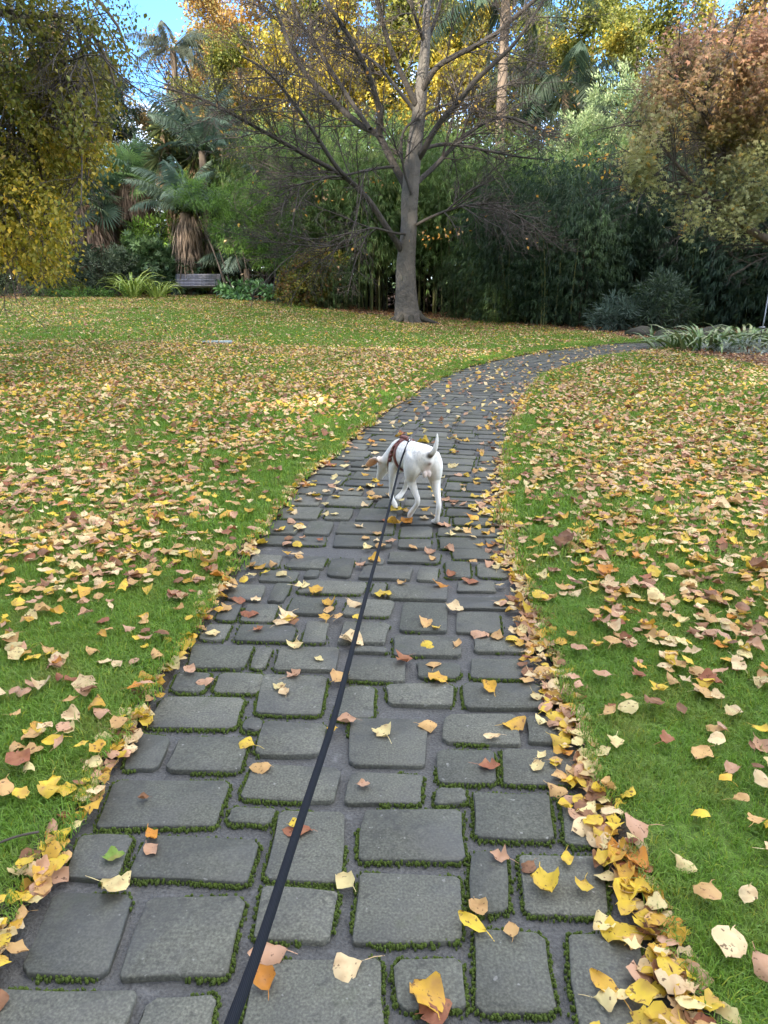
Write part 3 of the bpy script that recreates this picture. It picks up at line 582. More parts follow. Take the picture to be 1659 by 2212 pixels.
LIMBS = [
 ([(866, 540), (862, 528), (835, 492), (799, 432), (747, 381), (664, 337), (593, 297), (494, 242), (420, 205), (350, 190)], [-.1, -.6, -1.6, -2.5], 13, 2.5),
 ([(878, 410), (874, 397), (851, 357), (831, 317), (819, 286), (787, 278), (748, 246), (716, 214), (664, 167), (636, 123), (613, 67), (589, 0), (570, -60)], [0, .4, .9, 1.2], 16, 4),
 ([(820, 290), (823, 246), (811, 206), (799, 167), (780, 128), (767, 103), (740, 55), (700, 0), (668, -60)], [.2, -.8, -1.5], 13, 5),
 ([(799, 279), (771, 238), (745, 200), (728, 171), (692, 115), (652, 55), (629, 0), (610, -60)], [.3, 1.3, 2.2], 10, 4),
 ([(898, 225), (875, 175), (851, 127), (838, 90), (827, 52), (815, 0), (808, -60)], [-.1, -.8, -1.3], 13, 5),
 ([(898, 242), (863, 198), (840, 170), (827, 151), (795, 122), (770, 114), (730, 92), (690, 78)], [.1, 1.2, 2.0], 8, 3),
 ([(900, 396), (906, 389), (938, 361), (978, 317), (1021, 278), (1069, 254), (1108, 252), (1152, 274), (1200, 290)], [.1, .9, 1.7, 2.2], 11, 4),
 ([(906, 340), (914, 329), (930, 294), (954, 258), (990, 222), (1025, 175), (1065, 139), (1113, 95), (1152, 36), (1180, -10)], [-.1, -1.0, -1.8], 13, 4),
 ([(912, 195), (922, 179), (938, 147), (970, 127), (1029, 99), (1081, 67), (1113, 36), (1150, 5), (1190, -30)], [-.1, -.9, -1.8], 12, 5),
 ([(900, 486), (908, 480), (950, 460), (1002, 444), (1049, 438), (1097, 452), (1152, 492), (1190, 512)], [-.2, -1.2, -2.2], 6, 2),
 ([(908, 325), (926, 317), (962, 309), (1010, 317), (1069, 329), (1129, 341), (1190, 345)], [.1, 1.2, 2.0], 8, 3),
 ([(875, 505), (850, 505), (835, 498), (795, 488), (767, 512), (708, 536), (644, 528), (565, 522)], [-.3, -1.3, -2.2], 5, 1.5),
 ([(747, 381), (728, 365), (684, 294), (640, 230), (593, 167), (560, 140), (520, 120)], [-1.2, -2.2, -3], 9, 3),
 ([(850, 360), (800, 365), (757, 377), (700, 385), (650, 395), (600, 425)], [-.2, -1.4, -2.6], 6, 2),
 ([(889, 420), (872, 370), (866, 320), (868, 285), (880, 270), (905, 255)], [-.3, -.6, -.3], 6, 4),
 ([(914, 250), (945, 232), (1000, 215), (1040, 205), (1080, 190), (1130, 165)], [.2, 1.4, 2.2], 6, 2),
 ([(916, 120), (930, 70), (948, 20), (960, -40)], [.1, .6, 1], 9, 4),
 ([(918, 95), (900, 50), (888, 0), (880, -50)], [0, -.6, -1], 8, 4)]
tw = MB(); lt = []
def twigs(P, r0, down=0.0, dens=1.0, tmin=.22, side=5):
    P = np.asarray(P); seg = np.diff(P, axis=0); ls = np.linalg.norm(seg, axis=1); cs = np.concatenate([[0], np.cumsum(ls)]); Lt = cs[-1]
    for _ in range(int(Lt * 3.9 * dens)):
        t = R1.uniform(tmin, 1) * Lt; i = min(len(seg) - 1, int(np.searchsorted(cs, t) - 1)); q = Vector(P[i] + seg[i] * (t - cs[i]) / max(ls[i], 1e-6)); d = Vector(seg[i]).normalized()
        ax = d.cross(vrand(R1)).normalized(); cd = Matrix.Rotation(R1.gauss(.85, .2), 3, ax) @ d; cd.z = cd.z * .6 + R1.uniform(-.1, .25) - down; cd.normalize()
        cl = R1.uniform(1.0, 3.2) * (1.1 - .5 * t / Lt); grow(tw, lt, R1, q, cd, cl, max(.012, .026 * (1 - .5 * t / Lt)), 0, TWS)
TWS = dict(seg=[5, 4, 3], wob=[.17, .2, .25], trop=[.02, 0, -.02], tap=[.45, .5, .6], sides=[4, 3, 3], n=[10, 5], start=[.12, .15], ang=[.7, .65], ratio=[.45, .5], rr=[.6, .75], fall=.45, rmin=.0062)
for px, offs, w0, w1 in LIMBS:
    P = smooth(L3(px, offs), 3); rad = np.linspace(1, 0, len(P)) ** .8 * (w0 - w1) + w1; m = MB(); m.tube(P, rad * PX / 2, 9, (.40, .38, .36)); m.obj('limb', BARK, bare, True, off=TB)
    low = px[0][1] > 340; twigs(P, w0, .28 if px[-1][1] > 400 else 0.05, 1.25 if low else .95)
kind(tw.obj('twigs', TWIG, bare, off=TB), 'stuff')
lm = MB(); rs_ = np.random.RandomState(2); sel = [lt[i] for i in rs_.choice(len(lt), 130, False)]
cl = [(at(530 * .5486 + 1180, 300, TY - 2), 14), (at(1300, 335, TY - 2), 22), (at(1330, 380, TY - 2), 16), (at(1262, 350, TY - 2), 8), (at(925, 510, TY - .5), 20), (at(965, 500, TY - .5), 14), (at(1180, 290, TY - 1), 16), (at(1240, 200, TY - 1), 10), (at(700, 415, TY - 1.5), 16), (at(640, 440, TY - 2), 8), (at(800, 400, TY - 1), 14)]
for c, n in cl: sel += [(c + Vector((R1.gauss(0, .3), R1.gauss(0, .3), R1.gauss(0, .16))), vrand(R1)) for _ in range(n)]
leafcloud(lm, sel, rs_, 1, .02, .11, .075, [(.72, .42, .05), (.7, .34, .05), (.62, .40, .2), (.75, .5, .12)], [1, 1, 1, 1]); kind(lm.obj('last_leaves', FALLEN, bare, off=TB), 'stuff')

# ------------------------------------------------------------------ overhanging yellow-green tree on the left
LP = [(-200, -150), (302, -150), (306, 0), (302, 60), (286, 150), (274, 200), (250, 300), (228, 345), (190, 335), (172, 350), (168, 400), (158, 440), (163, 490), (150, 540), (163, 575), (120, 590), (70, 580), (40, 560), (0, 575), (-200, 580)]
def softpoly(p, poly, amp=42):
    a, b = projpx(p); ja = (vnoise(a / 34 + p[:, 1] * .6 + 80, b / 34 + 80) - .5) + .6 * (vnoise(a / 13 + 40, b / 13 + p[:, 1] + 40) - .5); jb = (vnoise(a / 34 + 180, b / 34 + p[:, 1] * .6 + 30) - .5) + .6 * (vnoise(a / 13 + 140, b / 13 + p[:, 1] + 90) - .5); return inpoly(a + amp * 2 * ja, b + amp * 2 * jb, poly)
def projpx(p):
    y = p[:, 1]; z = p[:, 2] - EYE; f = y * cos(PITCH) - z * sin(PITCH); u = y * sin(PITCH) + z * cos(PITCH); return 829.5 + FPX * p[:, 0] / f, 1106 - FPX * u / f
LB = base(-330, 14.0); left = thing('overhanging_tree', 'dark-branched tree with yellow-green leaves hanging in from the left edge', 'tree', LB)
m = MB(); m.tube(smooth([LB + Vector((0, 0, -.1)), LB + Vector((.1, 0, 1.5)), LB + Vector((.2, 0, 3.2)), LB + Vector((0, .1, 5)), LB + Vector((-.2, .2, 7)), LB + Vector((-.2, .2, 9))], 2), np.linspace(.4, .12, 11), 12); m.obj('trunk', BROWNBARK, left, True, off=LB)
lim = [([(-330, 60), (-150, 10), (-60, 5), (0, 22), (60, 40), (110, 80), (140, 130), (146, 175), (160, 240), (190, 340)], (12.3, 11.9), .13, .025), ([(-330, 250), (-150, 200), (-60, 190), (0, 222), (60, 280), (85, 340), (98, 400), (108, 500)], (12.6, 12.1), .11, .025),
       ([(-330, 420), (-150, 400), (-40, 400), (0, 425), (36, 468), (70, 505), (110, 545), (150, 560)], (12.4, 11.8), .085, .018), ([(-330, 100), (-100, -90), (60, -80), (180, -40), (250, 30), (275, 110)], (14, 14.5), .1, .02), ([(60, 40), (130, 28), (190, 60), (230, 120), (250, 190)], (12.1, 11.9), .05, .014),
       ([(146, 175), (190, 200), (215, 240), (222, 300)], (11.9, 12.1), .045, .014), ([(60, 280), (110, 300), (150, 330), (158, 380)], (13.8, 14.2), .04, .012), ([(0, 222), (40, 190), (90, 200), (130, 230)], (13.6, 14.6), .03, .01), ([(-330, 470), (-150, 480), (-60, 470), (0, 490), (50, 530), (80, 570)], (14.6, 14.4), .06, .015)]
tips = []; tb = MB(); R1 = random.Random(9)
LS = dict(seg=[5, 4, 3], wob=[.2, .25, .25], trop=[-.04, -.06, -.06], tap=[.4, .5, .6], sides=[4, 3, 3], n=[6, 4], start=[.15, .15], ang=[.8, .75], ratio=[.55, .5], rr=[.6, .7], fall=.4, rmin=.004, tipall=1)
for px, (ya, yb), r0, r1 in lim:
    P = smooth([at(a, b, ya + (yb - ya) * i / (len(px) - 1)) for i, (a, b) in enumerate(px)], 3); mb = MB(); mb.tube(P, np.linspace(r0, r1, len(P)), 8, (.6, .6, .6)); mb.obj('limb', BROWNBARK, left, True, off=LB)
    for _ in range(int(len(P) * 1.9)):
        i = R1.randrange(len(P) // 5, len(P)); d = Vector(P[min(i + 1, len(P) - 1)] - P[i - 1]).normalized(); cd = Matrix.Rotation(R1.gauss(.9, .25), 3, d.cross(vrand(R1)).normalized()) @ d; cd.z -= .1
        if not inpoly(*projpx(np.array([tuple(Vector(P[i]) + cd.normalized() * 1.6)])), LP)[0]: continue
        grow(tb, tips, R1, Vector(P[i]), cd.normalized(), R1.uniform(.9, 2.0), .018, 0, LS)
rs_ = np.random.RandomState(6)
def kp(p):
    a, b = projpx(p); q = softpoly(p + rs_.normal(0, .13, p.shape), LP, 34); gap = .6 * vnoise(p[:, 0] * 1.5 + 70, p[:, 2] * 1.5 + p[:, 1] * .5 + 70) + .4 * vnoise(p[:, 0] * 4 + 20, p[:, 2] * 4 + p[:, 1] + 20); return q & (gap > np.interp(b, [0, 180, 330, 520], [.47, .43, .33, .28])) & (rs_.rand(len(b)) < np.interp(b, [0, 200, 400], [.6, .75, 1]))
ex = rs_.uniform(0, 1, (2600, 3)); ex = np.stack([-200 + 530 * ex[:, 0], -120 + 710 * ex[:, 1], 12.0 + 4.0 * ex[:, 2]], 1)
vn = vnoise(ex[:, 0] * .02 + 40, ex[:, 1] * .02); ex = ex[inpoly(ex[:, 0], ex[:, 1], LP) & (vn > np.interp(ex[:, 1], [0, 200, 400], [.54, .38, .25]))]
tips += [(at(*e[:2], e[2]), Vector((.3, 0, -.5))) for e in ex]
lb = MB(); leafcloud(lb, tips, rs_, 6, .2, .064, .05, [(.085, .12, .02), (.15, .155, .025), (.22, .19, .03), (.36, .27, .03), (.3, .2, .05)], [.27, .3, .22, .13, .08], hang=.5, keep=kp)
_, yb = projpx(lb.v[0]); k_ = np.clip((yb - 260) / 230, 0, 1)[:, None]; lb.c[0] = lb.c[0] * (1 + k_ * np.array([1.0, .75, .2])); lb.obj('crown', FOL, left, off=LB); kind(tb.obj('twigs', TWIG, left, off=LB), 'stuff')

# ------------------------------------------------------------------ maple on the right
MP = [(1372, 330), (1376, 250), (1395, 200), (1420, 150), (1452, 118), (1490, 85), (1530, 70), (1570, 88), (1610, 62), (1659, 50), (1900, 20), (1900, 560), (1690, 545), (1640, 470), (1600, 500), (1560, 480), (1530, 470), (1490, 425), (1440, 440), (1400, 395)]
MBASE = base(1840, 15.2); maple = thing('maple_tree', 'maple with rusty red top and olive lower leaves leaning in from the right', 'tree', MBASE)
m = MB(); m.tube(smooth([MBASE - Vector((0, 0, .1)), MBASE + Vector((-.1, 0, .9)), at(1760, 590, 15.2), at(1700, 480, 15.1)], 3), np.linspace(.2, .12, 10), 10); m.obj('trunk', BROWNBARK, maple, True, off=MBASE)
lim = [([(1740, 560), (1690, 530), (1659, 520), (1610, 490), (1580, 470), (1545, 440), (1500, 400), (1440, 330), (1400, 260)], (15.2, 14.6), .1, .015), ([(1580, 470), (1568, 437), (1575, 400), (1571, 366), (1555, 300), (1530, 200), (1520, 110)], (15, 15.2), .05, .012), ([(1700, 480), (1690, 380), (1660, 260), (1640, 150), (1630, 80)], (15.1, 15.6), .09, .02),
       ([(1700, 480), (1740, 350), (1760, 200), (1740, 80)], (15.1, 14.4), .08, .02), ([(1568, 437), (1520, 430), (1480, 420), (1420, 385)], (14.8, 14.2), .03, .01), ([(1555, 300), (1500, 230), (1460, 170)], (15.1, 14.6), .03, .01), ([(1660, 260), (1600, 200), (1570, 130)], (15.3, 14.4), .03, .01)]
tips = []; tb = MB()
for px, (ya, yb), r0, r1 in lim:
    P = smooth([at(a, b, ya + (yb - ya) * i / (len(px) - 1)) for i, (a, b) in enumerate(px)], 3); mb = MB(); mb.tube(P, np.linspace(r0, r1, len(P)), 8); mb.obj('limb', BROWNBARK, maple, True, off=MBASE)
    for _ in range(int(len(P) * 1.6)):
        i = R1.randrange(2, len(P)); d = Vector(P[min(i + 1, len(P) - 1)] - P[i - 1]).normalized(); cd = Matrix.Rotation(R1.gauss(.8, .25), 3, d.cross(vrand(R1)).normalized()) @ d; grow(tb, tips, R1, Vector(P[i]), cd.normalized(), R1.uniform(.7, 1.5), .014, 0, LS)
ex = rs_.uniform(0, 1, (2600, 3)); ex = np.stack([1365 + 500 * ex[:, 0], 20 + 530 * ex[:, 1], 13.2 + 3.6 * ex[:, 2]], 1); vn = vnoise(ex[:, 0] * .017 + 4, ex[:, 1] * .03); ex = ex[inpoly(ex[:, 0], ex[:, 1], MP) & (vn > .42)]
tips += [(at(*e[:2], e[2]), Vector((-.3, 0, -.3))) for e in ex]
P = np.array([tuple(a) for a, _ in tips]); P = np.repeat(P, 5, 0); P += rs_.normal(0, .15, P.shape); P = P[softpoly(P + rs_.normal(0, .14, P.shape), MP, 46)]; P = P[.6 * vnoise(P[:, 0] * 1.6 + 70, P[:, 2] * 1.6 + P[:, 1] * .5 + 70) + .4 * vnoise(P[:, 0] * 4 + 20, P[:, 2] * 4 + P[:, 1] + 20) > .4]; n = len(P); _, ypx = projpx(P)
h = np.clip((ypx - 60) / 330 + rs_.normal(0, .13, n) + .35 * (vnoise(P[:, 0] * 1.4, P[:, 2] * 1.4) - .5), 0, 1)[:, None]
stops = np.array([(.38, .19, .115), (.33, .19, .105), (.29, .22, .1), (.29, .27, .1), (.29, .3, .12)]); q = h * 4; i0 = np.minimum(q.astype(int), 3); col = stops[i0[:, 0]] * (1 - (q - i0)) + stops[i0[:, 0] + 1] * (q - i0)
col = np.where((rs_.rand(n, 1) < .05), [[.42, .27, .05]], col) * rs_.uniform(.75, 1.25, (n, 1)); lb = MB()
add_palmate(lb, P, rnd3(rs_, n) * .8 + np.array([-.2, -.1, -.5]), nrm(rnd3(rs_, n) * .6 + np.array([0, -.3, 1.])), rs_.uniform(.045, .078, n), col); lb.obj('crown', FOL, maple, off=MBASE); kind(tb.obj('twigs', TWIG, maple, off=MBASE), 'stuff')

# ------------------------------------------------------------------ bamboo
def put(t, px, Y, rz=None): t.location = base(px, Y); t.rotation_euler.z = R1.uniform(0, 6.28) if rz is None else rz; return t
DK = ((.042, .08, .032), (.056, .1, .04), (.038, .07, .036)); G1 = 'dark bamboo clumps to the right of the bare tree'
bA = put(make_bamboo('dense dark green bamboo clump reaching the ground right of the bare trunk', 21, 5.6, 2.0, 22, 4600, .2, .024, .02, DK, culmcol=(.2, .2, .18)), 1135, 27.0)
bB = put(make_bamboo('tallest dark bluish bamboo clump arching above the bend of the path', 22, 6.2, 2.3, 22, 5000, .21, .024, .03, ((.04, .078, .045), (.055, .098, .055), (.036, .066, .04)), culmcol=(.2, .2, .18)), 1290, 26.2)
SET = [(bA, 1220, 25.2, .82, 'low dark bamboo clump spilling forward beside the end of the path'), (bB, 1420, 26.0, .95, 'dark bamboo clump behind the blue-grey bushes at the path end'), (bA, 1530, 24.5, .95, 'dark bamboo clump under the left side of the maple crown'), (bB, 1640, 23.5, .95, 'dark bamboo clump behind the strap-leaved clump on the right'), (bA, 1760, 22, 1.0, 'dark bamboo clump cut off by the right edge'), (bB, 1500, 30, 1.15, 'tall bamboo clump standing in deep shade far behind the maple'), (bB, 1700, 29, 1.15, 'tall bamboo clump in deep shade near the right edge')]
for s, px, Y, k, l in SET: dup(s, base(px, Y), R1.uniform(0, 6.28), l, k)
GR = ((.15, .25, .07), (.19, .29, .085), (.125, .2, .06), (.24, .3, .1))
bC = put(make_bamboo('tall green bamboo clump with bare poles directly left of the bare trunk', 23, 8.2, 2.3, 26, 3800, .22, .027, .34, GR, vis=14, culmcol=(.3, .3, .2)), 760, 31.5)
bD = put(make_bamboo('tall green bamboo clump directly behind the bare trunk', 24, 8.8, 2.3, 24, 3800, .22, .026, .3, ((.13, .22, .06), (.175, .265, .075), (.115, .19, .06)), vis=14, culmcol=(.25, .25, .18)), 885, 32.5)
SET = [(bC, 655, 33, 1.0, 'tall green bamboo clump above the golden shrub left of centre'), (bD, 1000, 31.5, .92, 'green bamboo clump just right of the bare trunk'), (bC, 1100, 33.5, 1.0, 'green bamboo clump behind the lowest right branch of the bare tree'), (bD, 560, 35, .95, 'green bamboo clump behind the feathery shrub left of the bare tree'), (bC, 960, 37, 1.1, 'pale green bamboo rising far behind the bare trunk'), (bD, 810, 37, 1.12, 'pale green bamboo rising far behind the left branches of the bare tree'), (bD, 1210, 34, .95, 'green bamboo clump between the bare tree and the pale shrubby tree')]
for s, px, Y, k, l in SET: dup(s, base(px, Y), R1.uniform(0, 6.28), l, k)
bE = put(make_bamboo('small fine-leaved bamboo bush at the edge of the litter left of the bare trunk', 25, 2.3, 1.0, 16, 900, .15, .02, .02, ((.06, .1, .03), (.08, .13, .04)), name='bamboo_bush'), 722, 29.0)
dup(bE, base(1010, 29.0), 1.0, 'leafy bamboo bush just right of the bare trunk in shade', (1, 1, 1.25)); dup(bE, base(1080, 26.8), 2.0, 'low bamboo bush beside the dark clump right of the bare trunk', (.85, .85, .7))

# feathery bright shrub left of centre
def shrub(name, label, px, Y, ells, nclump, per, cr, L, W, pal, seed, hang=.2, mat=None, stems=6, palm=False, cat='shrub', inner=.5, up=.3):
    t = thing(name, label, cat, base(px, Y)); m = MB(); bushleaves(m, np.random.RandomState(seed), ells, nclump, per, cr, L, W, pal, hang, inner, palm=palm, up_bias=up); m.obj('foliage', mat or FOL, t)
    s = MB(); r = random.Random(seed)
    for k in range(stems):
        e = r.choice(ells); c = Vector(e[0]); q = Vector((c.x * .3 + r.uniform(-.15, .15), c.y * .3 + r.uniform(-.15, .15), -.05)); tip = c + Vector((r.uniform(-.6, .6) * e[1][0], r.uniform(-.6, .6) * e[1][1], r.uniform(0, .6) * e[1][2])); mid = q.lerp(tip, .5) + Vector((r.uniform(-.1, .1), 0, .1)); s.tube(smooth([q, mid, tip], 3), np.linspace(.03, .008, 7), 5)
    s.obj('stems', TWIG, t); return t
shrub('feathery_shrub', 'tall feathery bright green shrub overhanging the bench bed left of centre', 545, 29.6, [((-.2, 0, 2.6), (1.35, 1.1, 1.0)), ((.9, .2, 2.0), (1.1, 1.0, 1.1)), ((-1.5, -.2, 3.75), (.8, .7, .55)), ((-2.3, 0, 3.95), (.6, .6, .45)), ((.2, .1, 3.6), (1.1, .9, .8)), ((1.3, .2, 3.3), (1, .9, 1))], 520, 46, .24, .14, .02, [(.15, .27, .05), (.19, .31, .065), (.12, .22, .05)], 31, hang=.35)
shrub('golden_shrub', 'loose olive-gold leafed shrub between the bench planting and the bamboo poles', 668, 28.6, [((0, 0, 1.0), (1.0, .9, 1.0)), ((-.5, -.2, .6), (.7, .7, .6)), ((.5, .1, 1.5), (.8, .7, .7))], 260, 20, .22, .11, .07, [(0.238, 0.252, 0.042), (0.336, 0.280, 0.049), (0.154, 0.182, 0.042), (0.280, 0.154, 0.056)], 32)
SAGE = [(.36, .44, .22), (.43, .5, .26), (.26, .35, .16), (.17, .26, .11)]
shrub('pale_shrubby_tree', 'pale sage-green bushy tree glowing in the sun behind the maple', 1300, 33.5, [((.2, 0, 7.6), (1.7, 1.6, 1.9)), ((-1.4, 0, 6.6), (1.4, 1.3, 1.4)), ((1.6, .2, 8.0), (1.3, 1.2, 1.4)), ((-2.6, 0, 5.6), (1.3, 1.2, 1.1)), ((-.4, -.3, 5.3), (2.0, 1.5, 1.5)), ((1.2, 0, 5.2), (2, 1.6, 1.8)), ((-3.4, 0, 4.6), (1.2, 1.1, 1.0))], 1000, 44, .3, .15, .045, SAGE, 33, hang=-.1, cat='tree', stems=9)
shrub('mixed_green_shrub', 'light green shrub mass between the green bamboo and the pale sage tree', 1150, 30.5, [((0, 0, 3.4), (1.3, 1.1, 1.2)), ((-.6, 0, 2.4), (1.2, 1, 1.2)), ((.7, 0, 4.2), (1.0, .9, .9))], 330, 30, .25, .15, .04, [(0.182, 0.238, 0.084), (0.238, 0.280, 0.105), (0.126, 0.182, 0.063)], 34, cat='shrub')
# bed planting at the back left
shrub('low_hedge', 'low grey-green clipped hedge at the far left of the lawn', 45, 30.0, [((-1.6, 0, .35), (1.2, .6, .5)), ((0, 0, .4), (1.2, .6, .55)), ((1.3, 0, .35), (.9, .5, .5))], 240, 24, .14, .06, .04, [(0.119, 0.154, 0.063), (0.168, 0.210, 0.084), (0.084, 0.119, 0.049)], 35)
shrub('yellow_green_shrub', 'yellow-green fine-leaved shrub beside the low hedge at left', 130, 30.4, [((0, 0, .6), (.9, .6, .75)), ((.5, 0, .45), (.6, .5, .5))], 160, 22, .18, .09, .03, [(0.308, 0.336, 0.049), (0.210, 0.266, 0.049), (0.140, 0.196, 0.042)], 36)
shrub('grey_leaved_shrub', 'rounded grey-green shrub below the left fan palm', 225, 31.3, [((0, 0, 1.0), (1.2, .9, 1.0)), ((.9, .1, 1.2), (.9, .8, .8)), ((-.9, 0, .7), (.8, .7, .7))], 260, 24, .2, .12, .05, [(0.154, 0.196, 0.119), (0.210, 0.252, 0.154), (0.105, 0.140, 0.077)], 37)
shrub('broad_leaved_shrub', 'broad dark green leafy shrub rising behind the striped flax', 355, 32.2, [((0, 0, 1.2), (1.4, 1, 1.0)), ((1.1, .1, .9), (1.1, .9, .9)), ((-.9, .2, 1.5), (1.1, .9, .9))], 250, 14, .26, .2, .09, [(0.077, 0.140, 0.063), (0.105, 0.175, 0.070), (0.140, 0.210, 0.098)], 38, mat=GLOSSY, palm=True)
shrub('lime_leaved_shrub', 'bright lime-green leafy shrub on top of the planting behind the flax', 365, 33.2, [((0, 0, 2.5), (1.3, .8, .7)), ((1.2, 0, 2.1), (.9, .7, .5)), ((-1.0, 0, 2.1), (.8, .7, .5))], 160, 18, .22, .26, .05, [(0.210, 0.350, 0.056), (0.154, 0.266, 0.049), (0.266, 0.392, 0.070)], 39)
shrub('purple_leaved_shrub', 'small dark purple-leaved shrub between the feather palms and golden shrub', 592, 29.8, [((0, 0, .8), (.45, .4, .6))], 40, 14, .2, .2, .05, [(.05, .02, .025), (.09, .03, .035), (.05, .05, .03)], 40)
shrub('dark_ivy_bank', 'dark glossy ivy bank under the feather palms', 585, 32.4, [((0, 0, .5), (2.0, .6, .7)), ((1.6, 0, .4), (1.0, .6, .6))], 240, 20, .2, .12, .08, [(.03, .06, .025), (.045, .08, .03), (.025, .045, .02)], 46)
shrub('ground_cover_plant', 'bright green low ground cover at the back lawn edge under the grey shrub', 190, 29.7, [((-1.2, 0, .12), (.9, .35, .3)), ((.2, 0, .14), (1.1, .35, .32)), ((1.3, 0, .12), (.6, .35, .3))], 170, 20, .12, .08, .035, [(0.140, 0.280, 0.056), (0.182, 0.336, 0.070), (0.112, 0.210, 0.042)], 41, cat='plant', stems=0)
shrub('acanthus_clump', 'broad glossy green acanthus clump right of the bench', 552, 29.6, [((-.6, 0, .3), (.7, .5, .4)), ((.3, 0, .3), (.8, .5, .4)), ((1.0, -.3, .22), (.6, .45, .35))], 110, 8, .16, .28, .11, [(0.098, 0.224, 0.070), (0.140, 0.280, 0.091), (0.196, 0.336, 0.182)], 42, cat='plant', mat=GLOSSY, stems=0, up=.1)
shrub('blue_grey_bush', 'blue-grey narrow-leaved bush where the path disappears', 1335, 22.3, [((0, 0, .45), (.75, .6, .6)), ((.5, .1, .35), (.6, .5, .45)), ((-.4, -.1, .3), (.5, .5, .4))], 150, 16, .2, .2, .03, [(.075, .115, .085), (.1, .15, .115), (.055, .085, .06)], 43)
shrub('taller_blue_grey_bush', 'taller blue-grey bush beside the first one at the path end', 1425, 22.0, [((0, 0, .8), (.75, .6, .9)), ((-.3, 0, .5), (.6, .5, .55)), ((.5, .1, .6), (.55, .5, .6))], 170, 16, .2, .2, .035, [(.065, .1, .065), (.09, .13, .09), (.06, .1, .04)], 44)
shrub('silver_leaved_plant', 'silvery lambs-ear carpet in front of the metal stake', 1640, 15.4, [((-.75, .1, .06), (.45, .2, .14)), ((0, 0, .08), (.6, .25, .18)), ((.8, -.2, .08), (.7, .3, .18)), ((1.6, -.5, .08), (.6, .3, .18))], 150, 14, .09, .11, .04, [(.36, .42, .36), (.28, .34, .28), (.43, .48, .43)], 45, cat='plant', stems=0, up=.5)

# strap-leaved plants: every blade a part
r = random.Random(77)
GRN = [strap_mesh(k, .78, .055, 1.7 + .6 * k / 4, ((1, 1, 1),), start=1.15) for k in range(5)]
for lab, px, Y, n, s in [('largest strap-leaved clump of arching pale green blades at the path end', 1530, 16.3, 110, 1.0), ('small strap-leaved clump at the corner of the path', 1462, 16.7, 40, .75), ('strap-leaved clump in the shade behind the metal stake', 1620, 17.4, 60, 1.0), ('strap-leaved clump at the right edge behind the stake', 1700, 16.6, 50, .9)]:
    t = thing('strap_leaved_plant', lab, 'plant', base(px, Y), group='strap-leaved plants by the path end'); rosette(t, GRN, 'leaf', n, r, (-.35, .3), sc=(.8 * s, 1.25 * s), spread=.75 * s, mat_cols=[(.11, .19, .05), (.09, .165, .045), (.155, .23, .075), (.21, .25, .1)])
FLX = [strap_mesh(20 + k, 1.45, .05, 1.9 + .8 * k / 4, ((1.5, 1.45, .9), (.6, .8, .35)), start=1.4) for k in range(5)]
for lab, px, Y, n, s in [('larger cream-striped flax at the back lawn edge left of the bench', 292, 30.0, 90, 1.0), ('smaller cream-striped flax next to the bench', 345, 29.7, 60, .78)]:
    t = thing('striped_flax', lab, 'plant', base(px, Y), group='striped flax beside the bench'); rosette(t, FLX, 'leaf', n, r, (-.3, .25), sc=(.7 * s, 1.25 * s), spread=.35, mat_cols=[(.42, .48, .18), (.48, .52, .22), (.3, .38, .13)])
YEL = [strap_mesh(30 + k, .7, .06, .9, ((1, 1, 1),)) for k in range(3)]
t = thing('yellow_leaved_plant', 'yellow-green strap-leaved plant behind the bench back', 'plant', base(432, 32.3)); 
for q in (-1.1, -.4, .3, .9): rosette(t, YEL, 'leaf', 22, r, (-.1, .3), loc=(q, 0, .25), sc=(.85, 1.35), spread=.3, mat_cols=[(.28, .34, .05), (.2, .28, .05), (.36, .38, .08)])
t = thing('large_leaved_plant', 'small broad-leaved green plant among the mossy rocks by the path end', 'plant', base(1412, 19.8)); rosette(t, YEL, 'leaf', 16, r, (-.2, .3), sc=(.4, .6), spread=.1, color=(.12, .22, .07))

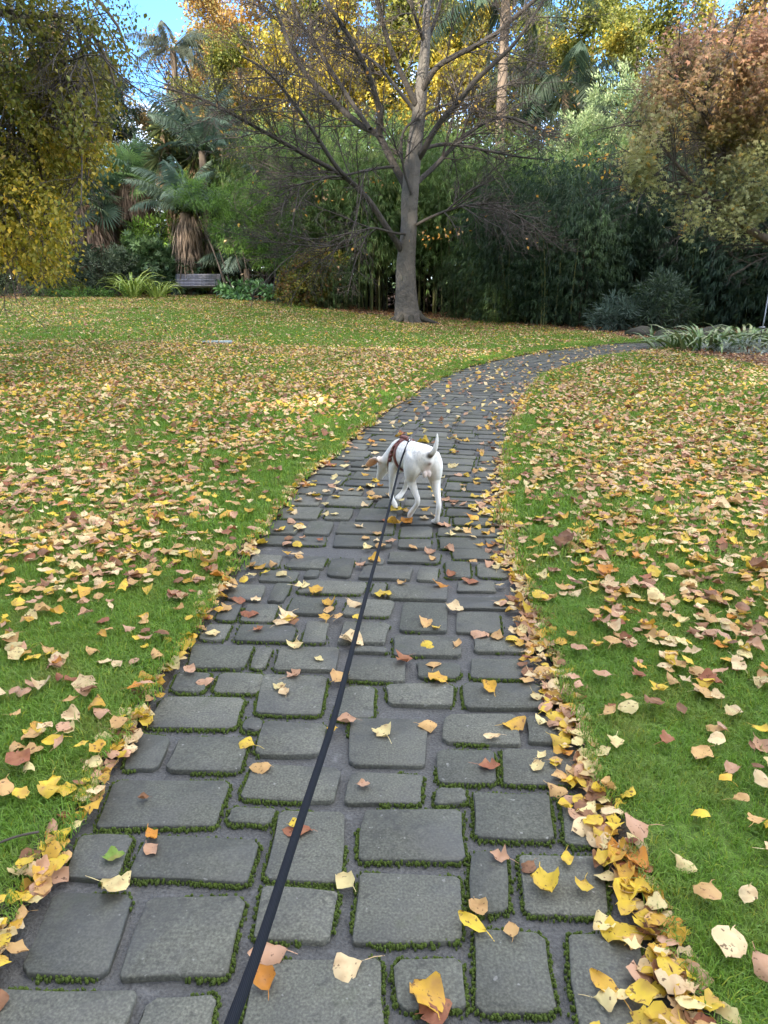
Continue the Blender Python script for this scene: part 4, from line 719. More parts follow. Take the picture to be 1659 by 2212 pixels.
# ------------------------------------------------------------------ palms
FAN = [fan_mesh(k, .68, 26, (1, 1, 1), FOL, .15 + .12 * k) for k in range(3)]; FTH = [feather_mesh(k, 2.6, .85 + .25 * k, .5) for k in range(3)]; DFAN = [fan_mesh(9, .6, 18, (1.5, 1.2, 1.0), DEAD, .7, .5)]
def palm_trunk(t, H, r0, r1, bend=(0, 0), name='trunk', mat=BROWNBARK, rings=True):
    m = MB(); n = 26; f = np.linspace(0, 1, n); P = np.stack([bend[0] * f ** 2, bend[1] * f ** 2, f * H - .05], 1); m.tube(P, (r0 + (r1 - r0) * f) * (1 + (.07 * (np.arange(n) % 2) if rings else 0)), 10); return m.obj(name, mat, t, True)
def fan_palm(lab, px, Y, H, n, skirt, sc, cols, r):
    t = thing('fan_palm', lab, 'palm', base(px, Y)); palm_trunk(t, H, .2, .17)
    rosette(t, FAN, 'frond', n, r, lambda q: 1.25 - 2.0 * q + r.uniform(-.15, .15), loc=(0, 0, H), sc=(sc * .85, sc * 1.15), mat_cols=cols, roll=.4)
    if skirt:
        m = MB(); rs2 = np.random.RandomState(int(px)); k = 1300; a = rs2.uniform(0, 6.28, k); z = H - .25 - skirt * rs2.rand(k) ** .9; rad = .22 + .62 * rs2.rand(k) ** .6 * np.clip((H - z) / .5, .3, 1); pos = np.stack([rad * np.cos(a), rad * np.sin(a), z], 1)
        ax = np.stack([np.cos(a) * .3, np.sin(a) * .3, -1 + 0 * a], 1) + rnd3(rs2, k) * .22; add_leaves(m, pos, ax, np.stack([np.cos(a), np.sin(a), 0 * a], 1) + rnd3(rs2, k) * .3, rs2.uniform(.35, .75, k), rs2.uniform(.04, .09, k), rs2.uniform(.45, 1.35, (k, 1)) * np.array([[1.05, .95, .9]]), .1, .05); m.obj('dead_frond_skirt', DEAD, t)
        rosette(t, DFAN, 'dead_frond', 10, r, (-1.35, -1.0), loc=(0, 0, H - .1), sc=(.9, 1.2))
    return t
FC = [(.09, .15, .09), (.12, .19, .11), (.16, .23, .14), (.2, .26, .12)]
fan_palm('fan palm with a thick shaggy skirt of dead brown fronds at left', 212, 32.6, 3.9, 38, 2.3, 1.25, FC, r)
fan_palm('bright-headed fan palm right behind the skirted one', 310, 34.4, 4.9, 36, 1.2, 1.25, [(.09, .16, .08), (.12, .2, .09), (.18, .29, .1)], r)
fan_palm('fan palm half hidden in the shade between the two taller fan palms', 268, 35.5, 3.4, 30, 1.0, 1.2, FC, r)
fan_palm('short young fan palm beside the overhanging yellow branches', 172, 31.6, 1.2, 20, 0, 1.15, [(.07, .11, .07), (.1, .14, .09)], r)
fan_palm('fan palm almost hidden behind the overhanging tree at left', 60, 34.5, 4.6, 30, 1.2, 1.2, FC, r)
def feather_palm(lab, px, Y, H, n, sc, cols, r, elev=None, skirt=0, tr=(.16, .13), trunkcol=(1, 1, 1), meshes=None):
    t = thing('feather_palm', lab, 'palm', base(px, Y)); o = palm_trunk(t, H, *tr); o.color = (*trunkcol, 1)
    rosette(t, meshes or FTH, 'frond', n, r, elev or (lambda q: .55 - 1.0 * q), loc=(0, 0, H), sc=(sc * .85, sc * 1.15), mat_cols=cols, roll=.25)
    if skirt:
        m = MB(); rs2 = np.random.RandomState(int(px)); k = 800; a = rs2.uniform(0, 6.28, k); z = H - .1 - skirt * rs2.rand(k); rad = .15 + .45 * rs2.rand(k) ** .7; pos = np.stack([rad * np.cos(a), rad * np.sin(a), z], 1)
        add_leaves(m, pos, np.stack([np.cos(a) * .25, np.sin(a) * .25, -1 + 0 * a], 1) + rnd3(rs2, k) * .15, np.stack([np.cos(a), np.sin(a), 0 * a], 1), rs2.uniform(.4, .9, k), rs2.uniform(.03, .07, k), rs2.uniform(.5, 1.4, (k, 1)), .1, .05); m.obj('dead_frond_skirt', DEAD, t)
    return t
PC = [(.17, .25, .19), (.21, .29, .22), (.14, .21, .15), (.24, .31, .22)]
feather_palm('feather palm with a brown skirted trunk directly behind the bench', 418, 32.0, 3.3, 20, 1.0, PC, r, skirt=2.0, tr=(.28, .2))
feather_palm('feather palm whose fronds arch high above the bench', 462, 32.4, 5.6, 20, 1.1, PC, r, tr=(.17, .14))
feather_palm('low feather palm with drooping fronds right of the bench', 540, 31.8, 1.2, 18, 1.0, PC, r)
feather_palm('feather palm behind the feathery shrub', 590, 33.5, 3.4, 16, 1.1, PC, r)
feather_palm('low feather palm in shade under the overhanging tree', 95, 31.8, .8, 14, .85, [(.1, .13, .06), (.2, .2, .09)], r)
WEEP = [feather_mesh(50 + k, 4.2, 1.25 + .15 * k, .8, 52, (1, 1, 1), FOL, .95, .04) for k in range(2)]
feather_palm('very tall palm with one long frond against the blue sky', 418, 46.0, 12.6, 15, .7, [(.12, .15, .11), (.15, .17, .12)], r, elev=lambda q: .2 - 1.3 * q, tr=(.2, .15), trunkcol=(1.5, 1.45, 1.35), meshes=WEEP)
feather_palm('tall pale-trunked palm with weeping fronds right of the bare tree top', 1063, 37.0, 13.2, 20, 1.1, [(.06, .1, .065), (.085, .13, .08), (.11, .15, .09)], r, tr=(.24, .2), trunkcol=(1.7, 1.65, 1.6), meshes=WEEP, elev=lambda q: .5 - 1.5 * q)
feather_palm('tall palm with weeping fronds left of the pale sage tree', 1190, 40, 10.2, 18, 1.05, [(.06, .1, .06), (.09, .13, .08)], r, tr=(.22, .18), trunkcol=(1.6, 1.5, 1.3), meshes=WEEP, elev=lambda q: .05 - 1.5 * q)
SW = [strap_mesh(60 + k, .85, .05, .5 + .6 * k / 2, ((1, 1, 1),), FOL, .5) for k in range(3)]
def cordyline(lab, px, Y, heads, seed):
    b = base(px, Y); t = thing('cabbage_palm', lab, 'palm', b); rr2 = random.Random(seed)
    for hx, hy in heads:
        p = at(hx, hy, Y + rr2.uniform(-.3, .3)) - b; m = MB(); m.tube(smooth([Vector((0, 0, -.05)), Vector((p.x * .25, 0, p.z * .5)), p], 3), np.linspace(.1, .06, 7), 7); m.obj('stem', BROWNBARK, t, True).color = (1.8, 1.6, 1.3, 1)
        hm = MB(); rs2 = np.random.RandomState(seed + int(hx)); k = 90; d = rnd3(rs2, k); d[:, 2] = d[:, 2] * .8 + .15; d = nrm(d); add_leaves(hm, np.array(p) + d * .08, d, nrm(rnd3(rs2, k) + np.array([0, 0, 1.])), rs2.uniform(.6, .95, k), .05, np.array([(.12, .15, .06)]) * rs2.uniform(.6, 1.5, (k, 1)), .1, .28); hm.obj('leaf_head', FOL, t)
        dm = MB(); k = 60; a = rs2.uniform(0, 6.28, k); add_leaves(dm, np.array(p) + np.stack([.1 * np.cos(a), .1 * np.sin(a), -.2 - .6 * rs2.rand(k)], 1), np.stack([.35 * np.cos(a), .35 * np.sin(a), -1 + 0 * a], 1), np.stack([np.cos(a), np.sin(a), 0 * a], 1), .6, .045, (1.1, 1, .8), .1, .05); dm.obj('dead_leaves', DEAD, t)
cordyline('many-headed cabbage palm with spiky leaf tufts left of the tall palm', 385, 33.6, [(352, 278), (392, 272), (365, 320), (420, 345), (402, 400), (345, 345)], 3)
cordyline('single cabbage palm with hanging dead leaves above the bench', 408, 33.0, [(405, 440), (440, 420)], 5)

# ------------------------------------------------------------------ background trees
YEL_ = [(.44, .34, .04), (.5, .39, .055), (.3, .28, .045), (.2, .21, .04)]; ORA = [(.45, .3, .09), (.42, .24, .07), (.4, .33, .1), (.3, .25, .08)]; OLI = [(.17, .19, .035), (.24, .24, .045), (.12, .15, .03), (.36, .3, .05)]; BRN = [(.26, .17, .07), (.33, .22, .08), (.2, .16, .06), (.36, .27, .1)]
yt = make_tree('yellow_tree', 'bright yellow tree in sun behind the left branches of the bare tree', 51, 16, TS, 8, .3, .22, .16, YEL_, [.3, .3, .25, .15], .22)
ot = make_tree('orange_tree', 'golden-orange tree at the upper left just right of the blue sky gap', 52, 17, TS, 8, .34, .2, .14, ORA, [.3, .25, .25, .2], .2)
gt = make_tree('olive_tree', 'olive and yellow leaved tree behind the top of the bare tree', 53, 17, TS, 8, .32, .22, .16, OLI, [.3, .3, .25, .15], .24)
bt = make_tree('russet_tree', 'thin russet-brown tree behind the fan palms', 54, 13, TS, 6, .28, .2, .14, BRN, [.3, .25, .25, .2], .18)
yt.location = base(665, 44); ot.location = base(520, 50); gt.location = base(830, 52); bt.location = base(215, 47)
for s, px, Y, k, l in [(yt, 940, 46, .92, 'yellow tree in sun just behind the main trunk top'), (yt, 1240, 46, .8, 'yellow-olive tree with dark trunk left of the pale sage tree top'), (gt, 1330, 50, .95, 'olive tree with leaning dark trunk at the upper right'), (gt, 590, 55, 1.0, 'olive tree far behind the orange one'), (gt, 1080, 56, 1.05, 'olive tree far behind the pale-trunked palm'), (ot, 1680, 30, .75, 'orange-yellow tree at the top right corner behind the maple'), (bt, 120, 50, 1.0, 'russet tree behind the overhanging branches at left'), (gt, -60, 46, .6, 'olive tree behind the overhanging tree at the left edge'), (bt, 1480, 48, 1.0, 'thin russet tree behind the maple top'), (yt, 735, 60, 1.0, 'distant yellow tree between the bare branches'), (ot, 545, 62, 1.0, 'distant orange tree left of the bare tree'), (gt, 1580, 55, .9, 'distant olive tree behind the maple'), (gt, 480, 64, .8, 'distant olive tree behind the tall palm'), (bt, 20, 62, .8, 'distant russet tree at far left'), (bt, 300, 62, .7, 'low russet tree under the blue sky gap'), (gt, 1150, 43, .85, 'olive tree between the two weeping palms'), (gt, 700, 47, .9, 'olive tree beside the bright yellow tree'), (gt, 1010, 50, .95, 'olive tree behind the right branches of the bare tree'), (yt, 1420, 52, .95, 'yellow tree behind the maple top'), (gt, 500, 44, .7, 'olive tree behind the feathery shrub'), (gt, 1450, 42, .85, 'olive tree with dark limbs just left of the maple top'), (bt, 1570, 40, 1.1, 'russet tree showing above the maple'), (ot, 452, 56, .95, 'golden tree behind the tall palm trunk'), (gt, 900, 48, 1.0, 'olive tree directly behind the bare trunk top'), (gt, 1250, 56, 1.15, 'tall olive tree filling the sky behind the sage tree'), (bt, 400, 54, .9, 'russet tree low behind the many-headed cabbage palm')]:
    dup(s, base(px, Y), R1.uniform(0, 6.28), l, k)
CS = dict(seg=[10, 4, 3], wob=[.02, .08, .2], trop=[.02, -.03, 0], tap=[.1, .3, .5], sides=[8, 4, 3], n=[80, 10], start=[.12, .2], ang=[1.45, .6], ratio=[.36, .45], rr=[.25, .5], fall=.85, tipall=1)
ct = make_tree('conifer', 'dark tiered conifer below the blue sky gap', 55, 12.5, CS, 16, .17, .26, .05, [(.04, .07, .05), (.055, .09, .055)], [.5, .5], .22); ct.location = base(292, 47); ct.scale = (1.15, 1.15, 1.02)
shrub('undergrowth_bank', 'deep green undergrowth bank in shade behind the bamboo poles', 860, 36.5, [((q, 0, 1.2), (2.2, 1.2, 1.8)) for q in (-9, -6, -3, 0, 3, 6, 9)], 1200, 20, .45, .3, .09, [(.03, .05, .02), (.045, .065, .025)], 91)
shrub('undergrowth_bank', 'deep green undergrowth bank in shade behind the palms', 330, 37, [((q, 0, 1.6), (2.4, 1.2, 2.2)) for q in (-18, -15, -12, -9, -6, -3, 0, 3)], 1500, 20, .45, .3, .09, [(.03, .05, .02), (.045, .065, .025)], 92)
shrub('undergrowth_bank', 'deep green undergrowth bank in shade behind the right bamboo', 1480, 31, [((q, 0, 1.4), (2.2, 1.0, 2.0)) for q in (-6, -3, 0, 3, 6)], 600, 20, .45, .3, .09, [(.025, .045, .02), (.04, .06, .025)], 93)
# the far wood that closes the view, and an unseen tall wood added sunward to shade the lawn
def wood(name, seed, spots, n, L, pal):
    rs2 = np.random.RandomState(seed); m = MB(); ells = []
    for x, y, h, w in spots: m.tube([(x, y, float(terr(x, y)) - .2), (x + .2, y, h * .8)], [.35, .12], 6, (.08, .06, .045)); ells += [((x, y, h * f), (w * q, w * q, h * .22)) for f, q in ((.05, 1.0), (.25, 1.0), (.5, 1.0), (.78, .75))]
    bushleaves(m, rs2, ells, n // 12, 12, 1.0, L, L * .6, pal, .2, .35, 0.2); return kind(m.obj(name, FOL), 'stuff')
wood('wood', 71, [(x, 70 + 12 * R1.random(), R1.uniform(8, 10.5) if x < -18 else R1.uniform(11, 17), 5) for x in range(-62, 64, 6)], 90000, .5, [(.07, .1, .03), (.1, .12, .03), (.18, .15, .035), (.05, .08, .03)])
q_ = Vector((-.55, -.83, 0)).normalized(); s_ = Vector((q_.y, -q_.x, 0))
wood('wood', 72, [tuple((q_ * (27 + 6 * (k % 2)) + s_ * (k * 4.2))[:2]) + (R1.uniform(26, 31), 5.6) for k in range(-16, 15)], 150000, .85, [(.07, .1, .03), (.12, .13, .03)])  # out of view, added to keep low sun off lawn and bare tree

# ------------------------------------------------------------------ bench, stake, rocks, cover slab, twig
CAST = m_simple('dark_green_cast_iron', (.03, .055, .052), .45, 30, .3, metal=.2); TIMB = m_simple('weathered_timber', (.27, .255, .275), .7, 14, .35, .4)
bp = base(430, 31.0); bench = thing('park_bench', 'weathered slatted timber park bench with dark green iron ends at the back of the lawn', 'bench', bp, radians(-7))
bench.location.z += .02
def slat(y, z, tilt, w=.058, t=.022, L=1.84): m = MB(); m.box((0, 0, 0), (L, w, t), bev=.005); o = m.obj('slat', TIMB, bench); o.location = (0, y, z); o.rotation_euler = (tilt, 0, 0); q = random.Random(int(z * 999 + y * 77)).uniform(.8, 1.25); o.color = (q, q, q, 1)
for k in range(6): slat(-.28 + .078 * k, .44 - .012 * k + .012 * (k == 0), radians(-4 + (18 if k == 0 else 0)))
for k in range(7): slat(.17 + .025 * k, .50 + .062 * k, radians(78), .057)
for sx in (-.93, .93):
    m = MB(); f = lambda P, r: m.tube(smooth([Vector((sx, a, b)) for a, b in P], 4), r, 6, None, True)
    f([(-.3, 0), (-.27, .2), (-.29, .42), (-.22, .44), (.12, .38)], .022); f([(.3, 0), (.22, .2), (.14, .4), (.2, .6), (.30, .86), (.34, .93), (.37, .9)], .022)
    m.obj('end_frame', CAST, bench, True); m = MB(); f([(-.29, .42), (-.37, .52), (-.36, .62), (-.28, .68), (-.1, .67), (.1, .62), (.2, .6)], .022); m.obj('armrest', CAST, bench, True)
stk = thing('metal_stake', 'thin galvanised metal stake standing in the bed at the right edge', 'stake', base(1644, 16.0)); GALV = m_simple('galvanised_steel', (.32, .34, .36), .4, 40, .2, metal=.7)
m = MB(); m.tube([(0, 0, -.1), (.02, 0, .32)], .028, 8, None, True); m.obj('socket', GALV, stk, True); m = MB(); m.tube([(.02, 0, .3), (.05, 0, .62), (.07, 0, 1.5)], .012, 8, None, True); m.obj('rod', GALV, stk, True); m = MB(); m.tube([(-.03, 0, .52), (.09, 0, .53)], .018, 8, None, True); m.obj('clamp', GALV, stk, True)
M = Mat('mossy_rock'); n1 = M.noise(5, 5, M.pos()); c = M.mixc(M.ramp(n1, [(.4, 0.0), (.6, .9)]), M.mixc(M.noise(14, 4, M.pos()), (.03, .027, .022), (.065, .055, .042)), (.03, .04, .012)); M.base(c); M.rough(.9); M.bump(n1, .8, .03); ROCK = M.m
def rock(lab, px, Y, s, seed):
    r = np.random.RandomState(seed); th = np.linspace(0, pi, 9)[:, None]; ph = np.arange(14)[None] * 2 * pi / 14; d = np.stack([np.sin(th) * np.cos(ph), np.sin(th) * np.sin(ph), np.cos(th) + 0 * ph], -1)
    q = .75 + .55 * vnoise(d[..., 0] * 1.6 + seed * 3 + 60, d[..., 1] * 1.6 + d[..., 2] * 2 + 60); V = (d * q[..., None] * np.array(s)).reshape(-1, 3); i = np.arange(8)[:, None] * 14; j = np.arange(14)[None]; k = (j + 1) % 14
    m = MB(); m.add(V, np.stack([i + j, i + 14 + j, i + 14 + k, i + k], -1).reshape(-1, 4)); o = m.obj('mossy_rock', ROCK, None, True); o.location = base(px, Y) + Vector((0, 0, s[2] * .25)); tag(o, lab, 'rock', 'mossy rocks edging the bed at the path end')
rock('low mossy rock left of the small broad-leaved plant', 1385, 20.3, (.38, .3, .22), 1); rock('low mossy rock right of the small broad-leaved plant', 1448, 19.6, (.42, .3, .22), 2); rock('largest mossy rock showing behind the strap-leaved clump', 1560, 18.4, (.7, .5, .3), 3); rock('mossy rock behind the metal stake', 1625, 18.4, (.5, .4, .26), 4)
sp_ = gnd(470, 745); slab = MB(); slab.box((0, 0, 0), (.62, .34, .05), bev=.012); so_b = slab.obj('cover_slab', m_simple('pale_concrete', (.25, .30, .30), .8, 12, .2, .3)); so_b.location = (sp_.x, sp_.y, float(gz(sp_.x, sp_.y)[0]) + .04); so_b.rotation_euler = (0, 0, .25); tag(so_b, 'pale grey-blue flat cover slab half sunk in the lawn left of the bare tree', 'slab')
m = MB(); P = gnd(40, 1850); m.tube(smooth([P + Vector((-.06, -.02, .05)), P + Vector((0, .01, .06)), P + Vector((.05, .03, .055))], 3), .0035, 5, None, True); o = m.obj('fallen_twig', TWIG); tag(o, 'small broken grey twig on the grass at the lower left edge', 'twig')

# ------------------------------------------------------------------ the dog
YAW = radians(20); DO = Vector((.196, 4.644, .006))
def loft(V, F, P, sides=14):
    """closed skin through stations (x, y, z, rx, ry-or-rz); sections stand across the run"""
    P = [tuple(p) + ((p[3],) if len(p) == 4 else ()) for p in P]
    A = np.array([p[:3] for p in P], float); n = len(A); t = np.linspace(0, 1, n); m = (n - 1) * 4 + 1; g = np.linspace(0, 1, m)
    full = np.array(P, float); Q = np.stack([np.interp(g, t, full[:, i]) for i in range(5)], 1)
    for _ in range(2): Q[1:-1] = (Q[:-2] + 2 * Q[1:-1] + Q[2:]) / 4
    C = Q[:, :3]; T = nrm(np.gradient(C, axis=0)); X = np.array([1., 0, 0]); X = nrm(X - T * (T @ X)[:, None]); Z = np.cross(X, T); a = np.arange(sides) * 2 * pi / sides; b = len(V)
    rg_ = C[:, None] + Q[:, 3][:, None, None] * np.cos(a)[None, :, None] * X[:, None] + Q[:, 4][:, None, None] * np.sin(a)[None, :, None] * Z[:, None]
    # domed ends
    e0 = C[0] - T[0] * Q[0, 3:].min() * .8; e1 = C[-1] + T[-1] * Q[-1, 3:].min() * .8
    V += [tuple(v) for v in rg_.reshape(-1, 3)] + [tuple(e0), tuple(e1)]
    for i in range(m - 1):
        for j in range(sides): k = (j + 1) % sides; F.append((b + i * sides + j, b + i * sides + k, b + (i + 1) * sides + k, b + (i + 1) * sides + j))
    for j in range(sides): k = (j + 1) % sides; F.append((b + k, b + j, b + m * sides)); F.append((b + (m - 1) * sides + j, b + (m - 1) * sides + k, b + m * sides + 1))
DV, DF = [], []
L_ = lambda *P, s=14: loft(DV, DF, P, s)
L_((0, -.232, .425, .035, .04), (0, -.215, .428, .07, .068), (0, -.17, .43, .096, .084), (0, -.08, .425, .091, .082), (0, 0, .412, .087, .086), (0, .09, .392, .092, .1), (0, .17, .37, .093, .112), (0, .235, .352, .084, .108), (0, .28, .342, .066, .085), (0, .305, .335, .04, .05), s=20)
L_((0, .12, .455, .04, .04), (0, .2, .445, .05, .045), (-.005, .25, .405, .062, .07), (-.018, .31, .36, .056, .062), (-.034, .355, .318, .05, .054), (-.042, .385, .292, .05, .05), s=16)
L_((-.038, .375, .295, .042, .04), (-.046, .41, .268, .058, .054), (-.05, .438, .236, .052, .05), (-.055, .462, .2, .037, .036), (-.058, .486, .165, .03, .028), (-.06, .502, .138, .023, .021))
for sx in (-1, 1): L_((-.046 + sx * .042, .392, .3, .022, .018), (-.046 + sx * .075, .394, .305, .036, .012), (-.046 + sx * .108, .402, .288, .036, .009), (-.046 + sx * .138, .41, .262, .022, .007))
L_((0, -.19, .455, .03, .03), (0, -.232, .462, .022, .022), (.006, -.258, .475, .018, .018), (.018, -.275, .502, .0165, .0165), (.027, -.283, .545, .013, .013), (.031, -.281, .59, .008, .008), (.031, -.278, .613, .003, .003))
L_((.045, -.14, .44, .06, .075), (.062, -.15, .385, .062, .088), (.073, -.15, .33, .05, .075), (.078, -.15, .28, .037, .052), (.078, -.175, .235, .027, .036), (.074, -.21, .19, .019, .025), (.07, -.243, .145, .0155, .022), (.068, -.243, .12, .0165, .0195), (.068, -.232, .08, .0145, .016), (.068, -.222, .04, .016, .018), (.069, -.205, .022, .022, .02), (.07, -.178, .014, .024, .014), (.07, -.158, .01, .018, .009))
L_((-.045, -.14, .44, .06, .075), (-.06, -.125, .385, .06, .085), (-.062, -.095, .33, .046, .07), (-.055, -.07, .285, .034, .048), (-.045, -.085, .235, .025, .033), (-.035, -.115, .19, .0185, .023), (-.028, -.135, .155, .0165, .02), (-.028, -.125, .125, .0155, .018), (-.035, -.09, .085, .0145, .016), (-.042, -.062, .055, .019, .019), (-.047, -.05, .032, .02, .016), (-.05, -.045, .012, .014, .012))
L_((-.06, .19, .37, .035, .07), (-.072, .2, .31, .032, .052), (-.075, .205, .25, .025, .036), (-.073, .215, .2, .0205, .026), (-.07, .232, .14, .017, .02), (-.067, .243, .09, .0165, .018), (-.064, .238, .065, .0155, .016), (-.06, .215, .045, .0175, .018), (-.057, .195, .027, .02, .015), (-.055, .185, .01, .013, .01))
L_((.06, .19, .37, .035, .07), (.072, .21, .31, .032, .052), (.073, .235, .25, .025, .035), (.07, .265, .2, .0205, .025), (.066, .295, .145, .0175, .02), (.062, .318, .1, .017, .018), (.05, .322, .075, .016, .016), (.025, .312, .055, .019, .018), (.003, .303, .042, .021, .016), (-.012, .298, .036, .015, .012))
for cx in (-.014, .014): L_((cx, -.2, .35, .013, .013), (cx, -.205, .332, .0145, .0145), (cx, -.203, .318, .01, .01))
dm0 = bpy.data.meshes.new('dog_raw'); dm0.from_pydata(DV, [], DF); tmp = bpy.data.objects.new('dog_raw', dm0); COL.objects.link(tmp)
md = tmp.modifiers.new('r', 'REMESH'); md.mode = 'VOXEL'; md.voxel_size = .0052; md.use_smooth_shade = True
md = tmp.modifiers.new('s', 'SMOOTH'); md.factor = .5; md.iterations = 7
dg = bpy.context.evaluated_depsgraph_get(); dme = bpy.data.meshes.new_from_object(tmp.evaluated_get(dg)); bpy.data.objects.remove(tmp)
dme.name = 'dog'; n = len(dme.vertices); co = np.empty(n * 3, np.float32); dme.vertices.foreach_get('co', co); co = co.reshape(-1, 3)
def blob(c, r): return np.exp(-(((co - np.array(c)) / np.array(r)) ** 2).sum(1))
colr = np.tile([.80, .79, .745], (n, 1)); mixin = lambda w, c: np.clip(w, 0, 1)[:, None] * np.array(c) + (1 - np.clip(w, 0, 1)[:, None]) * colr
for sx in (-1, 1): colr = mixin(2.2 * blob((-.046 + sx * .112, .402, .285), (.045, .035, .032)), (.62, .27, .09))
colr = mixin(.5 * blob((-.046, .395, .325), (.03, .02, .012)), (.5, .3, .17))
colr = mixin(2.0 * blob((.003, -.255, .468), (.02, .02, .02)) , (.05, .035, .025)); colr = mixin(1.1 * blob((.02, -.266, .5), (.02, .016, .03)), (.33, .24, .15))
colr = mixin(1.6 * blob((0, -.236, .415), (.012, .02, .014)), (.22, .085, .07)); colr = mixin(.6 * blob((0, -.22, .37), (.03, .03, .05)), (.72, .5, .45)); colr = mixin(.7 * blob((0, -.212, .328), (.03, .03, .024)), (.52, .36, .32))
for sx in (-1, 1): colr = mixin(.4 * blob((sx * .04, -.17, .28), (.02, .05, .06)), (.75, .52, .47))
for p in ((.07, -.155, .005), (-.05, -.04, .004), (-.056, .183, .004), (-.014, .297, .034)): colr = mixin(.9 * blob(p, (.02, .012, .008)), (.2, .15, .13))
colr = mixin(2 * blob((-.06, .506, .134), (.018, .014, .014)), (.16, .07, .06))
back = np.clip((co[:, 2] - .38) / .1, 0, 1) * (np.abs(co[:, 1]) < .24)
ca = dme.attributes.new('col', 'FLOAT_COLOR', 'POINT'); ca.data.foreach_set('color', np.concatenate([colr, back[:, None]], 1).astype(np.float32).ravel())
M = Mat('white_short_fur'); a = M.n('ShaderNodeAttribute', attribute_name='col'); q = M.noise(62, 3, M.objco(), .6); mm_ = M.n('ShaderNodeMapping'); mm_.inputs['Scale'].default_value = (260, 60, 90); M.l(M.objco(), mm_.inputs['Vector']); hr = M.noise(1, 3, mm_.outputs[0])
tk = M.math('MULTIPLY', M.ramp(q, [(.47, 0.0), (.6, .6)]), a.outputs['Alpha']); c = M.mixc(tk, a.outputs['Color'], (.36, .37, .38)); c = M.mixc(M.ramp(M.noise(14, 4, M.objco()), [(.45, 0.0), (.7, .35)]), c, (.68, .60, .48)); c = M.mixc(1.0, c, M.ramp(hr, [(.3, .92), (.7, 1.05)]), 'MULTIPLY')
M.base(c); M.rough(.65); M.p.inputs['Sheen Weight'].default_value = .15; M.bump(hr, .25, .002); dme.materials.clear(); dme.materials.append(M.m)
dme.polygons.foreach_set('use_smooth', np.ones(len(dme.polygons), bool))
dog = inst('dog', dme); dog.location = DO; dog.rotation_euler = (0, 0, YAW); tag(dog, 'white short-haired dog with tan ears and a red-brown harness walking away along the path', 'dog')
EYEM = m_simple('dark_eye', (.02, .012, .01), .1, 5, .1)
for sx in (-1, 1): m = MB(); m.tube([(-.05 + sx * .046, .45, .243), (-.05 + sx * .051, .456, .24)], [.007, .004], 8, None, True); m.obj('eye', EYEM, dog, True)
bv = BVHTree.FromPolygons([tuple(v) for v in co], [tuple(p.vertices) for p in dme.polygons]); LEATH = m_simple('red_brown_leather', (.14, .036, .024), .42, 60, .35, .4, bd=.002)
def strap_on(cen, nrmv, w, a0, a1, name, n=40, off=.003, parent=None):
    nrmv = Vector(nrmv).normalized(); X = Vector((1, 0, 0)); X = (X - nrmv * X.dot(nrmv)).normalized(); Z = X.cross(nrmv); Z = Z if Z.z > 0 else -Z; V = []; cnt = 0; cen = Vector(cen)
    for i in range(n + 1):
        a = a0 + (a1 - a0) * i / n; d = X * cos(a) + Z * sin(a); row = []
        for e in (-w / 2, 0, w / 2):
            o_ = cen + nrmv * e + d * .4; h = bv.ray_cast(o_, -d)[0]; h = h if h and (h - cen - nrmv * e).length < .17 else cen + nrmv * e + d * .1; row.append(h + d * off)
        V += row + [row[0] + d * .004, row[1] + d * .0045, row[2] + d * .004]
    V = np.array([tuple(v) for v in V]).reshape(n + 1, 6, 3); V[1:-1] = (V[:-2] + 2 * V[1:-1] + V[2:]) / 4; F = []
    for i in range(n):
        for p, q in ((3, 4), (4, 5), (0, 3), (5, 2)): F.append((i * 6 + p, i * 6 + q, i * 6 + 6 + q, i * 6 + 6 + p))
    m = MB(); m.add(V.reshape(-1, 3), F); return m.obj(name, LEATH, parent, True)
har = strap_on((0, .115, .385), (0, 1, -.28), .038, -pi * .5, pi * 1.5, 'harness', 60, parent=dog)
strap_on((0, .205, .375), (0, 1, .35), .038, -pi * .42, pi * 1.42, 'neck_strap', 50, parent=har)
for k in range(7):                                            # braided back piece between the two bands
    y = .085 + .022 * k; h = bv.ray_cast(Vector((0, y, .8)), Vector((0, 0, -1)))[0]
    if h: m = MB(); m.tube([(-.02, y - .012, h.z + .004), (0, y, h.z + .009), (.02, y + .012, h.z + .004)], [.007, .011, .007], 7, None, True); m.obj('braid_link', LEATH, har, True)
for sx in (-1, 1):
    for k in range(5):
        z = .47 - .03 * k; h = bv.ray_cast(Vector((sx * .4, .155 + .005 * k, z)), Vector((-sx, 0, 0)))[0]
        if h: m = MB(); m.tube([(h.x + sx * .002, h.y - .012, z + .012), (h.x + sx * .008, h.y, z), (h.x + sx * .002, h.y + .012, z - .012)], [.008, .012, .008], 7, None, True); m.obj('braid_link', LEATH, har, True)
STEEL = m_simple('bright_steel', (.6, .6, .6), .25, 20, .1, metal=.9)
h = bv.ray_cast(Vector((0, .09, .8)), Vector((0, 0, -1)))[0]; rp = h + Vector((0, -.012, .014)); a = np.linspace(0, 2 * pi, 13); m = MB(); m.tube([rp + Vector((.012 * cos(q), -.004 * sin(q), .012 * sin(q))) for q in a], .0022, 6); m.obj('ring', STEEL, har, True)
